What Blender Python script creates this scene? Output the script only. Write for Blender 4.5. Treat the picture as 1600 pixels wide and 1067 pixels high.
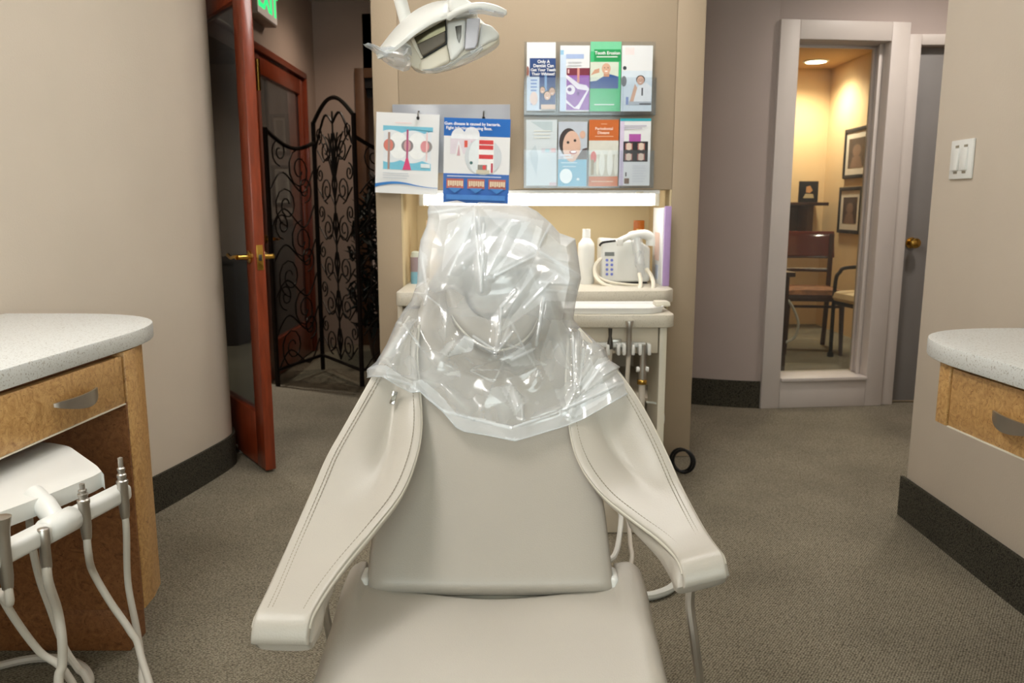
import bpy, bmesh, math, random
from mathutils import Vector, Matrix, noise
for o in list(bpy.data.objects):
    bpy.data.objects.remove(o)
S = bpy.context.scene
COL = S.collection
PI = math.pi
random.seed(7)

# ------------------------------------------------------------------ camera
CAM_H, PITCH, FPX = 1.10, math.radians(9.7), 1244.0
cd = bpy.data.cameras.new('camera')
cam = bpy.data.objects.new('camera', cd)
COL.objects.link(cam)
cam.location = (0, 0, CAM_H)
cam.rotation_euler = (PI/2 - PITCH, 0, 0)
cd.sensor_width = 36.0
cd.lens = 36.0*FPX/1600.0
cd.clip_start = 0.05
cd.dof.use_dof = True
cd.dof.focus_distance = 1.62
cd.dof.aperture_fstop = 7.0
S.camera = cam

# ------------------------------------------------------------------ world and exposure
w = bpy.data.worlds.new('world')
S.world = w
w.use_nodes = True
w.node_tree.nodes['Background'].inputs[0].default_value = (0.75, 0.8, 0.9, 1)
w.node_tree.nodes['Background'].inputs[1].default_value = 0.15
S.view_settings.view_transform = 'Standard'
S.view_settings.look = 'None'
S.view_settings.gamma = 1.0
S.view_settings.use_curve_mapping = False
S.view_settings.exposure = 0.62
TROFFER_W = 10.0        # emission of the ceiling diffusers
STRIP_W = 5.5           # emission of the tube under the brochure wall
CONSULT_W = 85.0        # recessed lamp in the consult room (watts)
HALL_W = 24.0
SIDE_W = 150.0
CORR_W = 50.0
WINDOW_W = 55.0        # daylight entering by the window behind the viewer

# ------------------------------------------------------------------ geometry helpers
cp, sp = math.cos(PITCH), math.sin(PITCH)
def ray(px, py):
    a, b = (px-800.0)/FPX, (py-533.5)/FPX
    return Vector((a, cp - b*sp, -sp - b*cp))
C0 = Vector((0, 0, CAM_H))
def at(px, py, Y):
    d = ray(px, py); return C0 + d*(Y/d.y)
def atz(px, py, Z):
    d = ray(px, py); return C0 + d*((Z-CAM_H)/d.z)
def atx(px, py, X):
    d = ray(px, py); return C0 + d*(X/d.x)
def onp(px, py, P, N):
    d = ray(px, py); return C0 + d*((P-C0).dot(N)/d.dot(N))

def box(x0, x1, y0, y1, z0, z1):
    v = [Vector(p) for p in ((x0,y0,z0),(x1,y0,z0),(x1,y1,z0),(x0,y1,z0),(x0,y0,z1),(x1,y0,z1),(x1,y1,z1),(x0,y1,z1))]
    f = [(0,3,2,1),(4,5,6,7),(0,1,5,4),(1,2,6,5),(2,3,7,6),(3,0,4,7)]
    return v, f
def xf(vf, M):
    return [M @ Vector(p) for p in vf[0]], vf[1]
def join(*parts):
    V, F = [], []
    for v, f in parts:
        n = len(V); V += [Vector(p) for p in v]; F += [tuple(i+n for i in q) for q in f]
    return V, F
def obox(c, size, rz=0.0, rx=0.0, ry=0.0):
    sx, sy, sz = size
    M = Matrix.Translation(c) @ Matrix.Rotation(rz,4,'Z') @ Matrix.Rotation(rx,4,'X') @ Matrix.Rotation(ry,4,'Y')
    return xf(box(-sx/2,sx/2,-sy/2,sy/2,-sz/2,sz/2), M)
def prism(poly, z0, z1):
    n = len(poly)
    a = sum(poly[i][0]*poly[(i+1)%n][1]-poly[(i+1)%n][0]*poly[i][1] for i in range(n))
    if a < 0: poly = poly[::-1]
    v = [Vector((p[0],p[1],z0)) for p in poly]+[Vector((p[0],p[1],z1)) for p in poly]
    f = [tuple(range(n))[::-1], tuple(range(n,2*n))]
    f += [(i,(i+1)%n,n+(i+1)%n,n+i) for i in range(n)]
    return v, f
def vprism(poly, y0, y1):
    """polygon in (x,z) extruded along y"""
    v, f = prism(poly, y0, y1)
    return [Vector((p.x, p.z, p.y)) for p in v], [q[::-1] for q in f]
def cat(pts, n=8, closed=False):
    pts = [Vector(p) for p in pts]
    out = []; m = len(pts)
    for i in range(m if closed else m-1):
        if closed: p0,p1,p2,p3 = pts[(i-1)%m],pts[i],pts[(i+1)%m],pts[(i+2)%m]
        else: p0,p1,p2,p3 = pts[max(i-1,0)],pts[i],pts[i+1],pts[min(i+2,m-1)]
        for k in range(n):
            t = k/n
            out.append(0.5*((2*p1)+(p2-p0)*t+(2*p0-5*p1+4*p2-p3)*t*t+(3*p1-p0-3*p2+p3)*t**3))
    if not closed: out.append(pts[-1])
    return out
def tube(pts, r, n=8, closed=False):
    pts = [Vector(p) for p in pts]; m = len(pts)
    rs = r if isinstance(r,(list,tuple)) else [r]*m
    V, F = [], []
    up = None
    for i in range(m):
        if closed: t = pts[(i+1)%m]-pts[(i-1)%m]
        else: t = pts[min(i+1,m-1)]-pts[max(i-1,0)]
        if t.length < 1e-9: t = Vector((0,0,1))
        t.normalize()
        if up is None:
            up = t.orthogonal().normalized()
        else:
            up = up - t*up.dot(t)
            up = up.normalized() if up.length > 1e-6 else t.orthogonal().normalized()
        s = t.cross(up)
        for k in range(n):
            a = 2*PI*k/n
            V.append(pts[i] + (up*math.cos(a)+s*math.sin(a))*rs[i])
    for i in range(m if closed else m-1):
        j = (i+1)%m
        for k in range(n):
            F.append((i*n+k, i*n+(k+1)%n, j*n+(k+1)%n, j*n+k))
    if not closed:
        F.append(tuple(range(n))[::-1]); F.append(tuple((m-1)*n+k for k in range(n)))
    return V, F
def lathe(prof, c=(0,0,0), n=20, caps=True):
    c = Vector(c); V, F = [], []
    for r, z in prof:
        for k in range(n):
            a = 2*PI*k/n
            V.append(c+Vector((max(r,1e-5)*math.cos(a), max(r,1e-5)*math.sin(a), z)))
    for i in range(len(prof)-1):
        for k in range(n):
            F.append((i*n+k, i*n+(k+1)%n, (i+1)*n+(k+1)%n, (i+1)*n+k))
    if caps: F.append(tuple(range(n))[::-1]); F.append(tuple((len(prof)-1)*n+k for k in range(n)))
    return V, F
def axis_matrix(p, d):
    d = Vector(d).normalized()
    return Matrix.Translation(p) @ d.to_track_quat('Z','Y').to_matrix().to_4x4()
def grid(P):
    """P[i][j] points -> open sheet"""
    m, n = len(P), len(P[0])
    V = [p for row in P for p in row]
    F = [(i*n+j, i*n+j+1, (i+1)*n+j+1, (i+1)*n+j) for i in range(m-1) for j in range(n-1)]
    return V, F
def pillow(P, top, bot, N=None, pu=4.0, pv=6.0, ends=(True,True)):
    """closed cushion around a mid-sheet P[i][j]; top/bot thickness, rounded rims"""
    m, n = len(P), len(P[0])
    def e(i, j):
        u = abs(2.0*j/(n-1)-1); v = 2.0*i/(m-1)-1
        eu = max(0.0, 1-u**pu)**(1/2.2)
        ev = 1.0
        if (v < 0 and ends[0]) or (v > 0 and ends[1]): ev = max(0.0, 1-abs(v)**(pv*3))**(1/2.2)
        return eu*ev
    def nrm(i, j):
        if N is not None: return N
        a = P[min(i+1,m-1)][j]-P[max(i-1,0)][j]; b = P[i][min(j+1,n-1)]-P[i][max(j-1,0)]
        q = b.cross(a)
        return q.normalized() if q.length > 1e-9 else Vector((0,0,1))
    T = [[P[i][j]+nrm(i,j)*((top(i/(m-1),j/(n-1)) if callable(top) else top)*e(i,j)) for j in range(n)] for i in range(m)]
    B = [[P[i][j]-nrm(i,j)*(bot*e(i,j)) for j in range(n)] for i in range(m)]
    V, F = grid(T); V2, F2 = grid(B)
    k = len(V)
    V = V+V2; F = F+[tuple(x+k for x in q[::-1]) for q in F2]
    idx = [(0,j) for j in range(n)]+[(i,n-1) for i in range(1,m)]+[(m-1,j) for j in range(n-2,-1,-1)]+[(i,0) for i in range(m-2,0,-1)]
    for a in range(len(idx)):
        p, q = idx[a], idx[(a+1)%len(idx)]
        ia, ib = p[0]*n+p[1], q[0]*n+q[1]
        F.append((ib, ia, ia+k, ib+k))
    return V, F
def umap(us, n):
    """sample positions denser near the rims, -1..1"""
    return [math.sin(PI/2*(2.0*i/(n-1)-1)) for i in range(n)]

# ------------------------------------------------------------------ object helpers
WM = {}
def empty(name, loc, rz=0.0):
    o = bpy.data.objects.new(name, None); COL.objects.link(o)
    o.empty_display_size = 0.05
    o.location = loc; o.rotation_euler = (0,0,rz)
    WM[o.name] = Matrix.Translation(loc) @ Matrix.Rotation(rz,4,'Z')
    return o
def tag(o, label=None, cat_=None, group=None, kind=None):
    if label: o['label'] = label
    if cat_: o['category'] = cat_
    if group: o['group'] = group
    if kind: o['kind'] = kind
    return o
def thing(name, loc, label, cat_, group=None, rz=0.0):
    return tag(empty(name, loc, rz), label, cat_, group)
def O(name, vf, mat, parent=None, bev=0.0, seg=2, smooth=True, ang=40, local=False, slots=None, fm=None, origin=None, weld=False, kind=None):
    V, F = vf
    V = [Vector(p) for p in V]
    if parent is not None:
        W = WM[parent.name]
        if not local:
            Wi = W.inverted(); V = [Wi @ p for p in V]
        M = W
    else:
        if origin is None:
            lo = Vector((min(p.x for p in V), min(p.y for p in V), min(p.z for p in V)))
            hi = Vector((max(p.x for p in V), max(p.y for p in V), max(p.z for p in V)))
            origin = Vector(((lo.x+hi.x)/2, (lo.y+hi.y)/2, lo.z))
        V = [p-Vector(origin) for p in V]
        M = Matrix.Translation(origin)
    me = bpy.data.meshes.new(name)
    me.from_pydata([tuple(p) for p in V], [], F)
    if fm:
        for p, i in zip(me.polygons, fm): p.material_index = i
    if bev > 0 or weld:
        bm = bmesh.new(); bm.from_mesh(me)
        if weld: bmesh.ops.remove_doubles(bm, verts=bm.verts, dist=1e-5)
        bmesh.ops.recalc_face_normals(bm, faces=bm.faces)
        if bev > 0:
            ed = [e for e in bm.edges if len(e.link_faces)==2 and e.calc_face_angle(0) > math.radians(28)]
            bmesh.ops.bevel(bm, geom=ed, offset=bev, segments=seg, profile=0.5, affect='EDGES', clamp_overlap=True)
        bm.to_mesh(me); bm.free()
    for mt in ([mat] if not slots else slots):
        me.materials.append(MAT[mt] if isinstance(mt,str) else mt)
    if smooth:
        me.polygons.foreach_set('use_smooth', [True]*len(me.polygons))
        me.set_sharp_from_angle(angle=math.radians(ang))
    me.update()
    o = bpy.data.objects.new(name, me); COL.objects.link(o)
    if parent is not None:
        o.parent = parent
    else:
        o.location = origin
    WM[o.name] = M
    if kind: o['kind'] = kind
    return o
def struct(name, vf, mat, label=None, **k):
    o = O(name, vf, mat, **k); o['kind'] = 'structure'
    if label: o['label'] = label
    return o
def text(body, size, mat, parent, M, name='lettering', align='CENTER', ext=0.0, bold=0.0, sy=1.0):
    cu = bpy.data.curves.new('t', 'FONT'); cu.body = body; cu.size = size
    cu.align_x = align; cu.align_y = 'CENTER'; cu.extrude = ext; cu.offset = bold; cu.resolution_u = 3
    cu.space_line = 0.85
    ob = bpy.data.objects.new('t', cu); COL.objects.link(ob)
    dg = bpy.context.evaluated_depsgraph_get()
    me = ob.evaluated_get(dg).to_mesh()
    V = [M @ Vector((v.co.x, v.co.y*sy, v.co.z)) for v in me.vertices]; F = [tuple(p.vertices) for p in me.polygons]
    ob.evaluated_get(dg).to_mesh_clear()
    bpy.data.objects.remove(ob); bpy.data.curves.remove(cu)
    if not F: return None
    return O(name, (V,F), mat, parent, smooth=False)

# ------------------------------------------------------------------ materials
MAT = {}
def lin(c):
    return tuple(((x/255.0)/12.92 if x/255.0 <= 0.04045 else ((x/255.0+0.055)/1.055)**2.4) for x in c)
def mat(name, rgb, rough=0.5, metal=0.0, var=0.06, scale=8.0, bump=0.0, bscale=60.0, spec=0.5, coat=0.0, emit=0.0, ecol=None, alpha=1.0, trans=0.0, ior=1.45, stretch=(1,1,1)):
    m = bpy.data.materials.new(name); m.use_nodes = True
    nt = m.node_tree; N = nt.nodes; L = nt.links; b = N['Principled BSDF']
    c = lin(rgb)
    tc = N.new('ShaderNodeTexCoord'); mp = N.new('ShaderNodeMapping'); mp.inputs['Scale'].default_value = stretch
    L.new(tc.outputs['Object'], mp.inputs['Vector'])
    nz = N.new('ShaderNodeTexNoise'); nz.inputs['Scale'].default_value = scale; nz.inputs['Detail'].default_value = 4
    L.new(mp.outputs['Vector'], nz.inputs['Vector'])
    rp = N.new('ShaderNodeValToRGB')
    rp.color_ramp.elements[0].position = 0.3; rp.color_ramp.elements[1].position = 0.7
    rp.color_ramp.elements[0].color = tuple(x*(1-var) for x in c)+(1,)
    rp.color_ramp.elements[1].color = tuple(min(1,x*(1+var)) for x in c)+(1,)
    L.new(nz.outputs['Fac'], rp.inputs['Fac']); L.new(rp.outputs['Color'], b.inputs['Base Color'])
    b.inputs['Roughness'].default_value = rough; b.inputs['Metallic'].default_value = metal
    b.inputs['Specular IOR Level'].default_value = spec; b.inputs['Coat Weight'].default_value = coat
    b.inputs['Coat Roughness'].default_value = 0.1
    b.inputs['Alpha'].default_value = alpha; b.inputs['Transmission Weight'].default_value = trans; b.inputs['IOR'].default_value = ior
    if emit > 0:
        b.inputs['Emission Color'].default_value = tuple(lin(ecol or rgb))+(1,); b.inputs['Emission Strength'].default_value = emit
    if bump > 0:
        n2 = N.new('ShaderNodeTexNoise'); n2.inputs['Scale'].default_value = bscale; n2.inputs['Detail'].default_value = 3
        L.new(tc.outputs['Object'], n2.inputs['Vector'])
        bp = N.new('ShaderNodeBump'); bp.inputs['Strength'].default_value = bump; bp.inputs['Distance'].default_value = 0.004
        L.new(n2.outputs['Fac'], bp.inputs['Height']); L.new(bp.outputs['Normal'], b.inputs['Normal'])
    MAT[name] = m
    return m
mat('wall', (206,194,178), 0.75, var=0.025, scale=3, bump=0.12, bscale=180)
mat('wall_tan', (174,156,133), 0.75, var=0.025, scale=3, bump=0.12, bscale=180)
mat('wall_cool', (178,164,158), 0.75, var=0.025, scale=3, bump=0.12, bscale=180)
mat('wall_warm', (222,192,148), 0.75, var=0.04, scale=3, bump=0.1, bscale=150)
mat('wall_hall', (176,156,144), 0.8, var=0.03, scale=3)
mat('niche', (206,188,150), 0.6, var=0.03, scale=3)
mat('ceil', (225,220,210), 0.9, var=0.02)
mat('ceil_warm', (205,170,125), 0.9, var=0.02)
mat('trim_white', (205,196,190), 0.45, var=0.02)
mat('grey_door', (128,124,122), 0.5, var=0.03)
mat('red_wood', (128,52,26), 0.3, var=0.22, scale=14, coat=0.3, stretch=(6,6,0.6))
mat('dark_wood', (62,34,22), 0.35, var=0.2, scale=14, coat=0.3, stretch=(5,5,0.7))
mat('brown_panel', (96,66,44), 0.5, var=0.15, scale=10)
mat('brass', (200,160,80), 0.18, metal=1.0, var=0.03)
mat('chrome', (200,200,198), 0.12, metal=1.0, var=0.02)
mat('steel', (190,186,180), 0.36, metal=1.0, var=0.05, scale=30)
mat('steel_dark', (95,92,88), 0.3, metal=0.9, var=0.05)
mat('iron', (38,32,28), 0.45, metal=0.6, var=0.2, scale=30)
mat('black', (22,21,21), 0.45, var=0.1)
mat('soot', (34,30,30), 0.6, var=0.15)
mat('leather', (174,167,157), 0.33, var=0.025, scale=5, bump=0.12, bscale=420)
mat('leather_arm', (184,178,168), 0.34, var=0.025, scale=5, bump=0.12, bscale=420)
mat('thread', (150,142,126), 0.8, var=0.05)
mat('piping', (212,207,194), 0.35, var=0.02)
mat('plastic', (226,226,222), 0.32, var=0.015)
mat('plastic_cream', (224,217,200), 0.4, var=0.02)
mat('cabinet', (216,206,188), 0.5, var=0.02)
mat('hose', (196,188,176), 0.42, var=0.03)
mat('hose_white', (214,214,208), 0.4, var=0.02)
mat('white', (238,238,236), 0.4, var=0.01)
mat('paper', (232,234,236), 0.55, var=0.012)
mat('paper_old', (214,224,230), 0.55, var=0.03)
mat('orange_plate', (198,110,36), 0.4, var=0.1)
mat('cream_seat', (214,190,150), 0.7, var=0.06)
mat('leaf', (20,24,18), 0.6, var=0.3, scale=20)
mat('pot', (70,52,42), 0.6, var=0.1)
mat('picture_mat', (212,200,184), 0.8, var=0.02)
mat('tube_light', (255,252,244), 0.4, emit=STRIP_W, ecol=(255,250,240))
mat('lens', (255,250,240), 0.4, emit=TROFFER_W, ecol=(255,252,248))
mat('can_lens', (255,240,215), 0.4, emit=14.0, ecol=(255,238,210))
mat('exit_green', (20,190,100), 0.4, emit=0.9, ecol=(40,220,120))
mat('exit_face', (216,206,196), 0.5, emit=0.22, ecol=(226,206,190))
mat('exit_box', (168,148,134), 0.5)

def ink(rgb, rough=0.5):
    k = 'ink_%02x%02x%02x' % rgb
    if k not in MAT: mat(k, rgb, rough, var=0.03, scale=40)
    return k

def nodes(name):
    m = bpy.data.materials.new(name); m.use_nodes = True; MAT[name] = m
    nt = m.node_tree; nt.nodes.clear()
    out = nt.nodes.new('ShaderNodeOutputMaterial')
    return nt, nt.nodes, nt.links, out
def ramp(N, stops):
    r = N.new('ShaderNodeValToRGB'); e = r.color_ramp.elements
    while len(e) < len(stops): e.new(0.5)
    for q, (p, c) in zip(e, stops):
        q.position = p; q.color = tuple(lin(c))+(1,)
    return r
def carpet(name, dark, mid, light, cell, rnd_=0.35):
    nt, N, L, out = nodes(name)
    b = N.new('ShaderNodeBsdfPrincipled'); L.new(b.outputs[0], out.inputs[0])
    tc = N.new('ShaderNodeTexCoord')
    vo = N.new('ShaderNodeTexVoronoi'); vo.inputs['Scale'].default_value = cell; vo.inputs['Randomness'].default_value = rnd_
    mp = N.new('ShaderNodeMapping'); mp.inputs['Rotation'].default_value = (0,0,0.5); mp.inputs['Scale'].default_value = (1,1.35,1)
    L.new(tc.outputs['Object'], mp.inputs['Vector']); L.new(mp.outputs['Vector'], vo.inputs['Vector'])
    nz = N.new('ShaderNodeTexNoise'); nz.inputs['Scale'].default_value = 2.2; nz.inputs['Detail'].default_value = 5
    L.new(tc.outputs['Object'], nz.inputs['Vector'])
    r = ramp(N, [(0.0, light), (0.55, mid), (1.0, dark)])
    L.new(vo.outputs['Distance'], r.inputs['Fac'])
    mu = N.new('ShaderNodeMath'); mu.operation = 'MULTIPLY'; mu.inputs[1].default_value = 1.3
    L.new(vo.outputs['Distance'], mu.inputs[0]); L.new(mu.outputs[0], r.inputs['Fac'])
    mx = N.new('ShaderNodeMix'); mx.data_type = 'RGBA'; mx.blend_type = 'MULTIPLY'; mx.inputs['Factor'].default_value = 1.0
    r2 = ramp(N, [(0.3, (215,215,215)), (0.7, (255,255,255))]); L.new(nz.outputs['Fac'], r2.inputs['Fac'])
    L.new(r.outputs['Color'], mx.inputs[6]); L.new(r2.outputs['Color'], mx.inputs[7])
    L.new(mx.outputs[2], b.inputs['Base Color'])
    b.inputs['Roughness'].default_value = 0.95; b.inputs['Specular IOR Level'].default_value = 0.15
    bp = N.new('ShaderNodeBump'); bp.inputs['Strength'].default_value = 0.7; bp.inputs['Distance'].default_value = 0.004; bp.invert = True
    L.new(vo.outputs['Distance'], bp.inputs['Height']); L.new(bp.outputs['Normal'], b.inputs['Normal'])
carpet('carpet', (58,53,42), (140,131,113), (190,181,161), 150.0)
carpet('carpet_base', (46,44,37), (80,76,65), (98,92,80), 190.0, 0.9)
def burl(name, a, b_, c, d):
    nt, N, L, out = nodes(name)
    b = N.new('ShaderNodeBsdfPrincipled'); L.new(b.outputs[0], out.inputs[0])
    tc = N.new('ShaderNodeTexCoord')
    n1 = N.new('ShaderNodeTexNoise'); n1.inputs['Scale'].default_value = 34; n1.inputs['Detail'].default_value = 8; n1.inputs['Roughness'].default_value = 0.65; n1.inputs['Distortion'].default_value = 2.4
    L.new(tc.outputs['Object'], n1.inputs['Vector'])
    r = ramp(N, [(0.30, a), (0.42, b_), (0.58, c), (0.75, d)]); L.new(n1.outputs['Fac'], r.inputs['Fac'])
    n2 = N.new('ShaderNodeTexNoise'); n2.inputs['Scale'].default_value = 75; n2.inputs['Detail'].default_value = 4; n2.inputs['Distortion'].default_value = 4
    L.new(tc.outputs['Object'], n2.inputs['Vector'])
    r2 = ramp(N, [(0.30, (170,140,105)), (0.40, (255,255,255))]); L.new(n2.outputs['Fac'], r2.inputs['Fac'])
    mx = N.new('ShaderNodeMix'); mx.data_type = 'RGBA'; mx.blend_type = 'MULTIPLY'; mx.inputs['Factor'].default_value = 1.0
    L.new(r.outputs['Color'], mx.inputs[6]); L.new(r2.outputs['Color'], mx.inputs[7]); L.new(mx.outputs[2], b.inputs['Base Color'])
    b.inputs['Roughness'].default_value = 0.38
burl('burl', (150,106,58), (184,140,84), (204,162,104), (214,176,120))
burl('burl_shade', (96,56,28), (124,78,44), (140,92,54), (156,108,66))  # burl again, darkened: shade on the desk's knee side put into the colour
def speckle(name, base, spot):
    nt, N, L, out = nodes(name)
    b = N.new('ShaderNodeBsdfPrincipled'); L.new(b.outputs[0], out.inputs[0])
    tc = N.new('ShaderNodeTexCoord')
    vo = N.new('ShaderNodeTexNoise'); vo.inputs['Scale'].default_value = 260; vo.inputs['Detail'].default_value = 2
    L.new(tc.outputs['Object'], vo.inputs['Vector'])
    r = ramp(N, [(0.34, spot), (0.42, base)]); L.new(vo.outputs['Fac'], r.inputs['Fac'])
    L.new(r.outputs['Color'], b.inputs['Base Color']); b.inputs['Roughness'].default_value = 0.35
speckle('quartz', (214,216,214), (176,172,164))
speckle('laminate', (212,205,190), (188,180,164))
def glassy(name, tint, gloss=0.05, haze=0.0):
    nt, N, L, out = nodes(name)
    tr = N.new('ShaderNodeBsdfTransparent'); tr.inputs[0].default_value = tuple(lin(tint))+(1,)
    gl = N.new('ShaderNodeBsdfGlossy'); gl.inputs['Roughness'].default_value = gloss
    lw = N.new('ShaderNodeLayerWeight'); lw.inputs['Blend'].default_value = 0.5
    pw = N.new('ShaderNodeMath'); pw.operation = 'POWER'; pw.inputs[1].default_value = 4.0; L.new(lw.outputs['Facing'], pw.inputs[0])
    fr = N.new('ShaderNodeMapRange'); fr.inputs['To Min'].default_value = 0.035; fr.inputs['To Max'].default_value = 0.7; L.new(pw.outputs[0], fr.inputs[0])
    mx = N.new('ShaderNodeMixShader'); L.new(fr.outputs[0], mx.inputs[0]); L.new(tr.outputs[0], mx.inputs[1]); L.new(gl.outputs[0], mx.inputs[2])
    tc = N.new('ShaderNodeTexCoord'); nz = N.new('ShaderNodeTexNoise'); nz.inputs['Scale'].default_value = 3
    L.new(tc.outputs['Object'], nz.inputs['Vector'])
    df = N.new('ShaderNodeBsdfDiffuse'); df.inputs[0].default_value = (0.8,0.82,0.85,1)
    m2 = N.new('ShaderNodeMixShader'); mm = N.new('ShaderNodeMath'); mm.operation = 'MULTIPLY'; mm.inputs[1].default_value = haze*2
    L.new(nz.outputs['Fac'], mm.inputs[0]); L.new(mm.outputs[0], m2.inputs[0])
    L.new(mx.outputs[0], m2.inputs[1]); L.new(df.outputs[0], m2.inputs[2]); L.new(m2.outputs[0], out.inputs[0])
glassy('glass', (232,236,232), 0.03, 0.02)
glassy('glass_dim', (190,192,188), 0.03, 0.04)
glassy('acrylic', (250,252,254), 0.10, 0.015)
glassy('acrylic_grey', (200,208,226), 0.12, 0.42)
def film(name, haze_lo, haze_hi, bumps=0.3):
    nt, N, L, out = nodes(name)
    tc = N.new('ShaderNodeTexCoord')
    nz = N.new('ShaderNodeTexNoise'); nz.inputs['Scale'].default_value = 7; nz.inputs['Detail'].default_value = 3; nz.inputs['Distortion'].default_value = 1.0
    L.new(tc.outputs['Object'], nz.inputs['Vector'])
    n2 = N.new('ShaderNodeTexNoise'); n2.inputs['Scale'].default_value = 22; n2.inputs['Detail'].default_value = 2; n2.inputs['Distortion'].default_value = 1.2
    L.new(tc.outputs['Object'], n2.inputs['Vector'])
    bp = N.new('ShaderNodeBump'); bp.inputs['Strength'].default_value = bumps; bp.inputs['Distance'].default_value = 0.012
    L.new(n2.outputs['Fac'], bp.inputs['Height'])
    tr = N.new('ShaderNodeBsdfTransparent'); tr.inputs[0].default_value = (0.97,0.975,0.98,1)
    df = N.new('ShaderNodeBsdfDiffuse'); df.inputs[0].default_value = (0.90,0.95,1.0,1); L.new(bp.outputs[0], df.inputs['Normal'])
    tl = N.new('ShaderNodeBsdfTranslucent'); tl.inputs[0].default_value = (0.90,0.95,1.0,1); L.new(bp.outputs[0], tl.inputs['Normal'])
    hz = N.new('ShaderNodeMixShader'); hz.inputs[0].default_value = 0.25; L.new(df.outputs[0], hz.inputs[1]); L.new(tl.outputs[0], hz.inputs[2])
    mr = N.new('ShaderNodeMapRange'); mr.inputs['From Min'].default_value = 0.35; mr.inputs['From Max'].default_value = 0.68
    mr.inputs['To Min'].default_value = haze_lo; mr.inputs['To Max'].default_value = haze_hi
    L.new(nz.outputs['Fac'], mr.inputs[0])
    at_ = N.new('ShaderNodeAttribute'); at_.attribute_name = 'crease'
    ad = N.new('ShaderNodeMath'); ad.operation = 'ADD'; ad.use_clamp = True; L.new(mr.outputs[0], ad.inputs[0]); L.new(at_.outputs['Fac'], ad.inputs[1])
    m1 = N.new('ShaderNodeMixShader'); L.new(ad.outputs[0], m1.inputs[0]); L.new(tr.outputs[0], m1.inputs[1]); L.new(hz.outputs[0], m1.inputs[2])
    gl = N.new('ShaderNodeBsdfGlossy'); gl.inputs['Roughness'].default_value = 0.17; L.new(bp.outputs[0], gl.inputs['Normal'])
    lw = N.new('ShaderNodeLayerWeight'); lw.inputs['Blend'].default_value = 0.5; L.new(bp.outputs[0], lw.inputs['Normal'])
    pw = N.new('ShaderNodeMath'); pw.operation = 'POWER'; pw.inputs[1].default_value = 3.0; L.new(lw.outputs['Facing'], pw.inputs[0])
    fr = N.new('ShaderNodeMapRange'); fr.inputs['To Min'].default_value = 0.09; fr.inputs['To Max'].default_value = 0.40; L.new(pw.outputs[0], fr.inputs[0])
    m2 = N.new('ShaderNodeMixShader'); L.new(fr.outputs[0], m2.inputs[0]); L.new(m1.outputs[0], m2.inputs[1]); L.new(gl.outputs[0], m2.inputs[2])
    L.new(m2.outputs[0], out.inputs[0])
film('film', 0.12, 0.36, 0.03)
film('film_hem', 0.42, 0.58, 0.05)
film('film_clear', 0.14, 0.30, 0.2)

# ================================================================== SETTING
ZC = 2.6
struct('floor', box(-4.3,3.6,-1.75,8.0,-0.1,0.0), 'carpet', 'olive brown loop carpet', smooth=False, origin=(0,0,0))
struct('ceiling', box(-4.3,3.6,-1.75,8.0,ZC,ZC+0.1), 'ceil', 'pale ceiling', smooth=False, origin=(0,0,ZC))
LW = cat([(-1.78,-1.6,0),(-1.76,0.0,0),(-1.66,1.2,0),(-1.50,2.0,0),(-1.365,2.5,0),(-1.285,2.8,0),(-1.225,3.1,0),(-1.203,3.27,0),(-1.222,3.36,0),(-1.265,3.42,0),(-1.34,3.45,0),(-1.5,3.46,0)], 6)
struct('wall_left', prism([(p.x,p.y) for p in LW]+[(-1.62,3.46),(-1.75,3.3),(-1.95,2.0),(-1.95,-1.6)], 0.0, ZC), 'wall', 'beige curved wall with rounded end', ang=35)
def base_strip(path, h, t, mt, name, label):
    """cove of carpet running along a wall foot"""
    V, F = [], []
    n = len(path)
    for i, p in enumerate(path):
        a = path[max(i-1,0)]; b = path[min(i+1,n-1)]
        d = (b-a).normalized(); nr = Vector((d.y,-d.x,0))
        for k in (0.0, 1.0):
            for z in (0.0, h):
                V.append(Vector((p.x,p.y,z))+nr*(t*k))
    for i in range(n-1):
        a, b = i*4, (i+1)*4
        F += [(a+2,b+2,b+3,a+3),(a+3,b+3,b+1,a+1),(a,b,b+2,a+2)]
    F += [(0,2,3,1),(n*4-4,n*4-3,n*4-1,n*4-2)]
    return struct(name, (V,F), mt, label, ang=50)
base_strip([p for p in LW if p.y > -1.55], 0.135, 0.012, 'carpet_base', 'baseboard_left', 'dark carpet cove base along the curved left wall')
struct('wall_right', box(1.405,3.4,-1.6,2.72,0,ZC), 'wall', 'beige wall carrying the light switch', bev=0.012)
base_strip([Vector((1.405,2.732,0)),Vector((1.405,-1.55,0))][::-1], 0.145, -0.013, 'carpet_base', 'baseboard_right', 'dark carpet cove base along the right wall')
struct('wall_back', join(box(-1.95,-1.1,-1.72,-1.6,0,ZC), box(1.1,1.5,-1.72,-1.6,0,ZC), box(-1.1,1.1,-1.72,-1.6,0,0.85), box(-1.1,1.1,-1.72,-1.6,2.35,ZC)), 'wall', 'beige wall with a daylight window opposite the brochures', smooth=False)
W2 = empty('window_2', (0,-1.66,0.85)); W2['kind'] = 'structure'; W2['label'] = 'wide daylight window opposite the brochures'
O('window_frame', join(box(-1.1,-1.05,-1.70,-1.62,0.85,2.35), box(1.05,1.1,-1.70,-1.62,0.85,2.35), box(-1.05,1.05,-1.70,-1.62,0.85,0.90), box(-1.05,1.05,-1.70,-1.62,2.30,2.35)), 'trim_white', W2, smooth=False)
O('mullion', box(-0.02,0.02,-1.69,-1.63,0.90,2.30), 'trim_white', W2, smooth=False)
O('glass_pane', box(-1.05,-0.02,-1.662,-1.658,0.90,2.30), 'glass', W2, smooth=False)
O('glass_pane', box(0.02,1.05,-1.662,-1.658,0.90,2.30), 'glass', W2, smooth=False)
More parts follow.
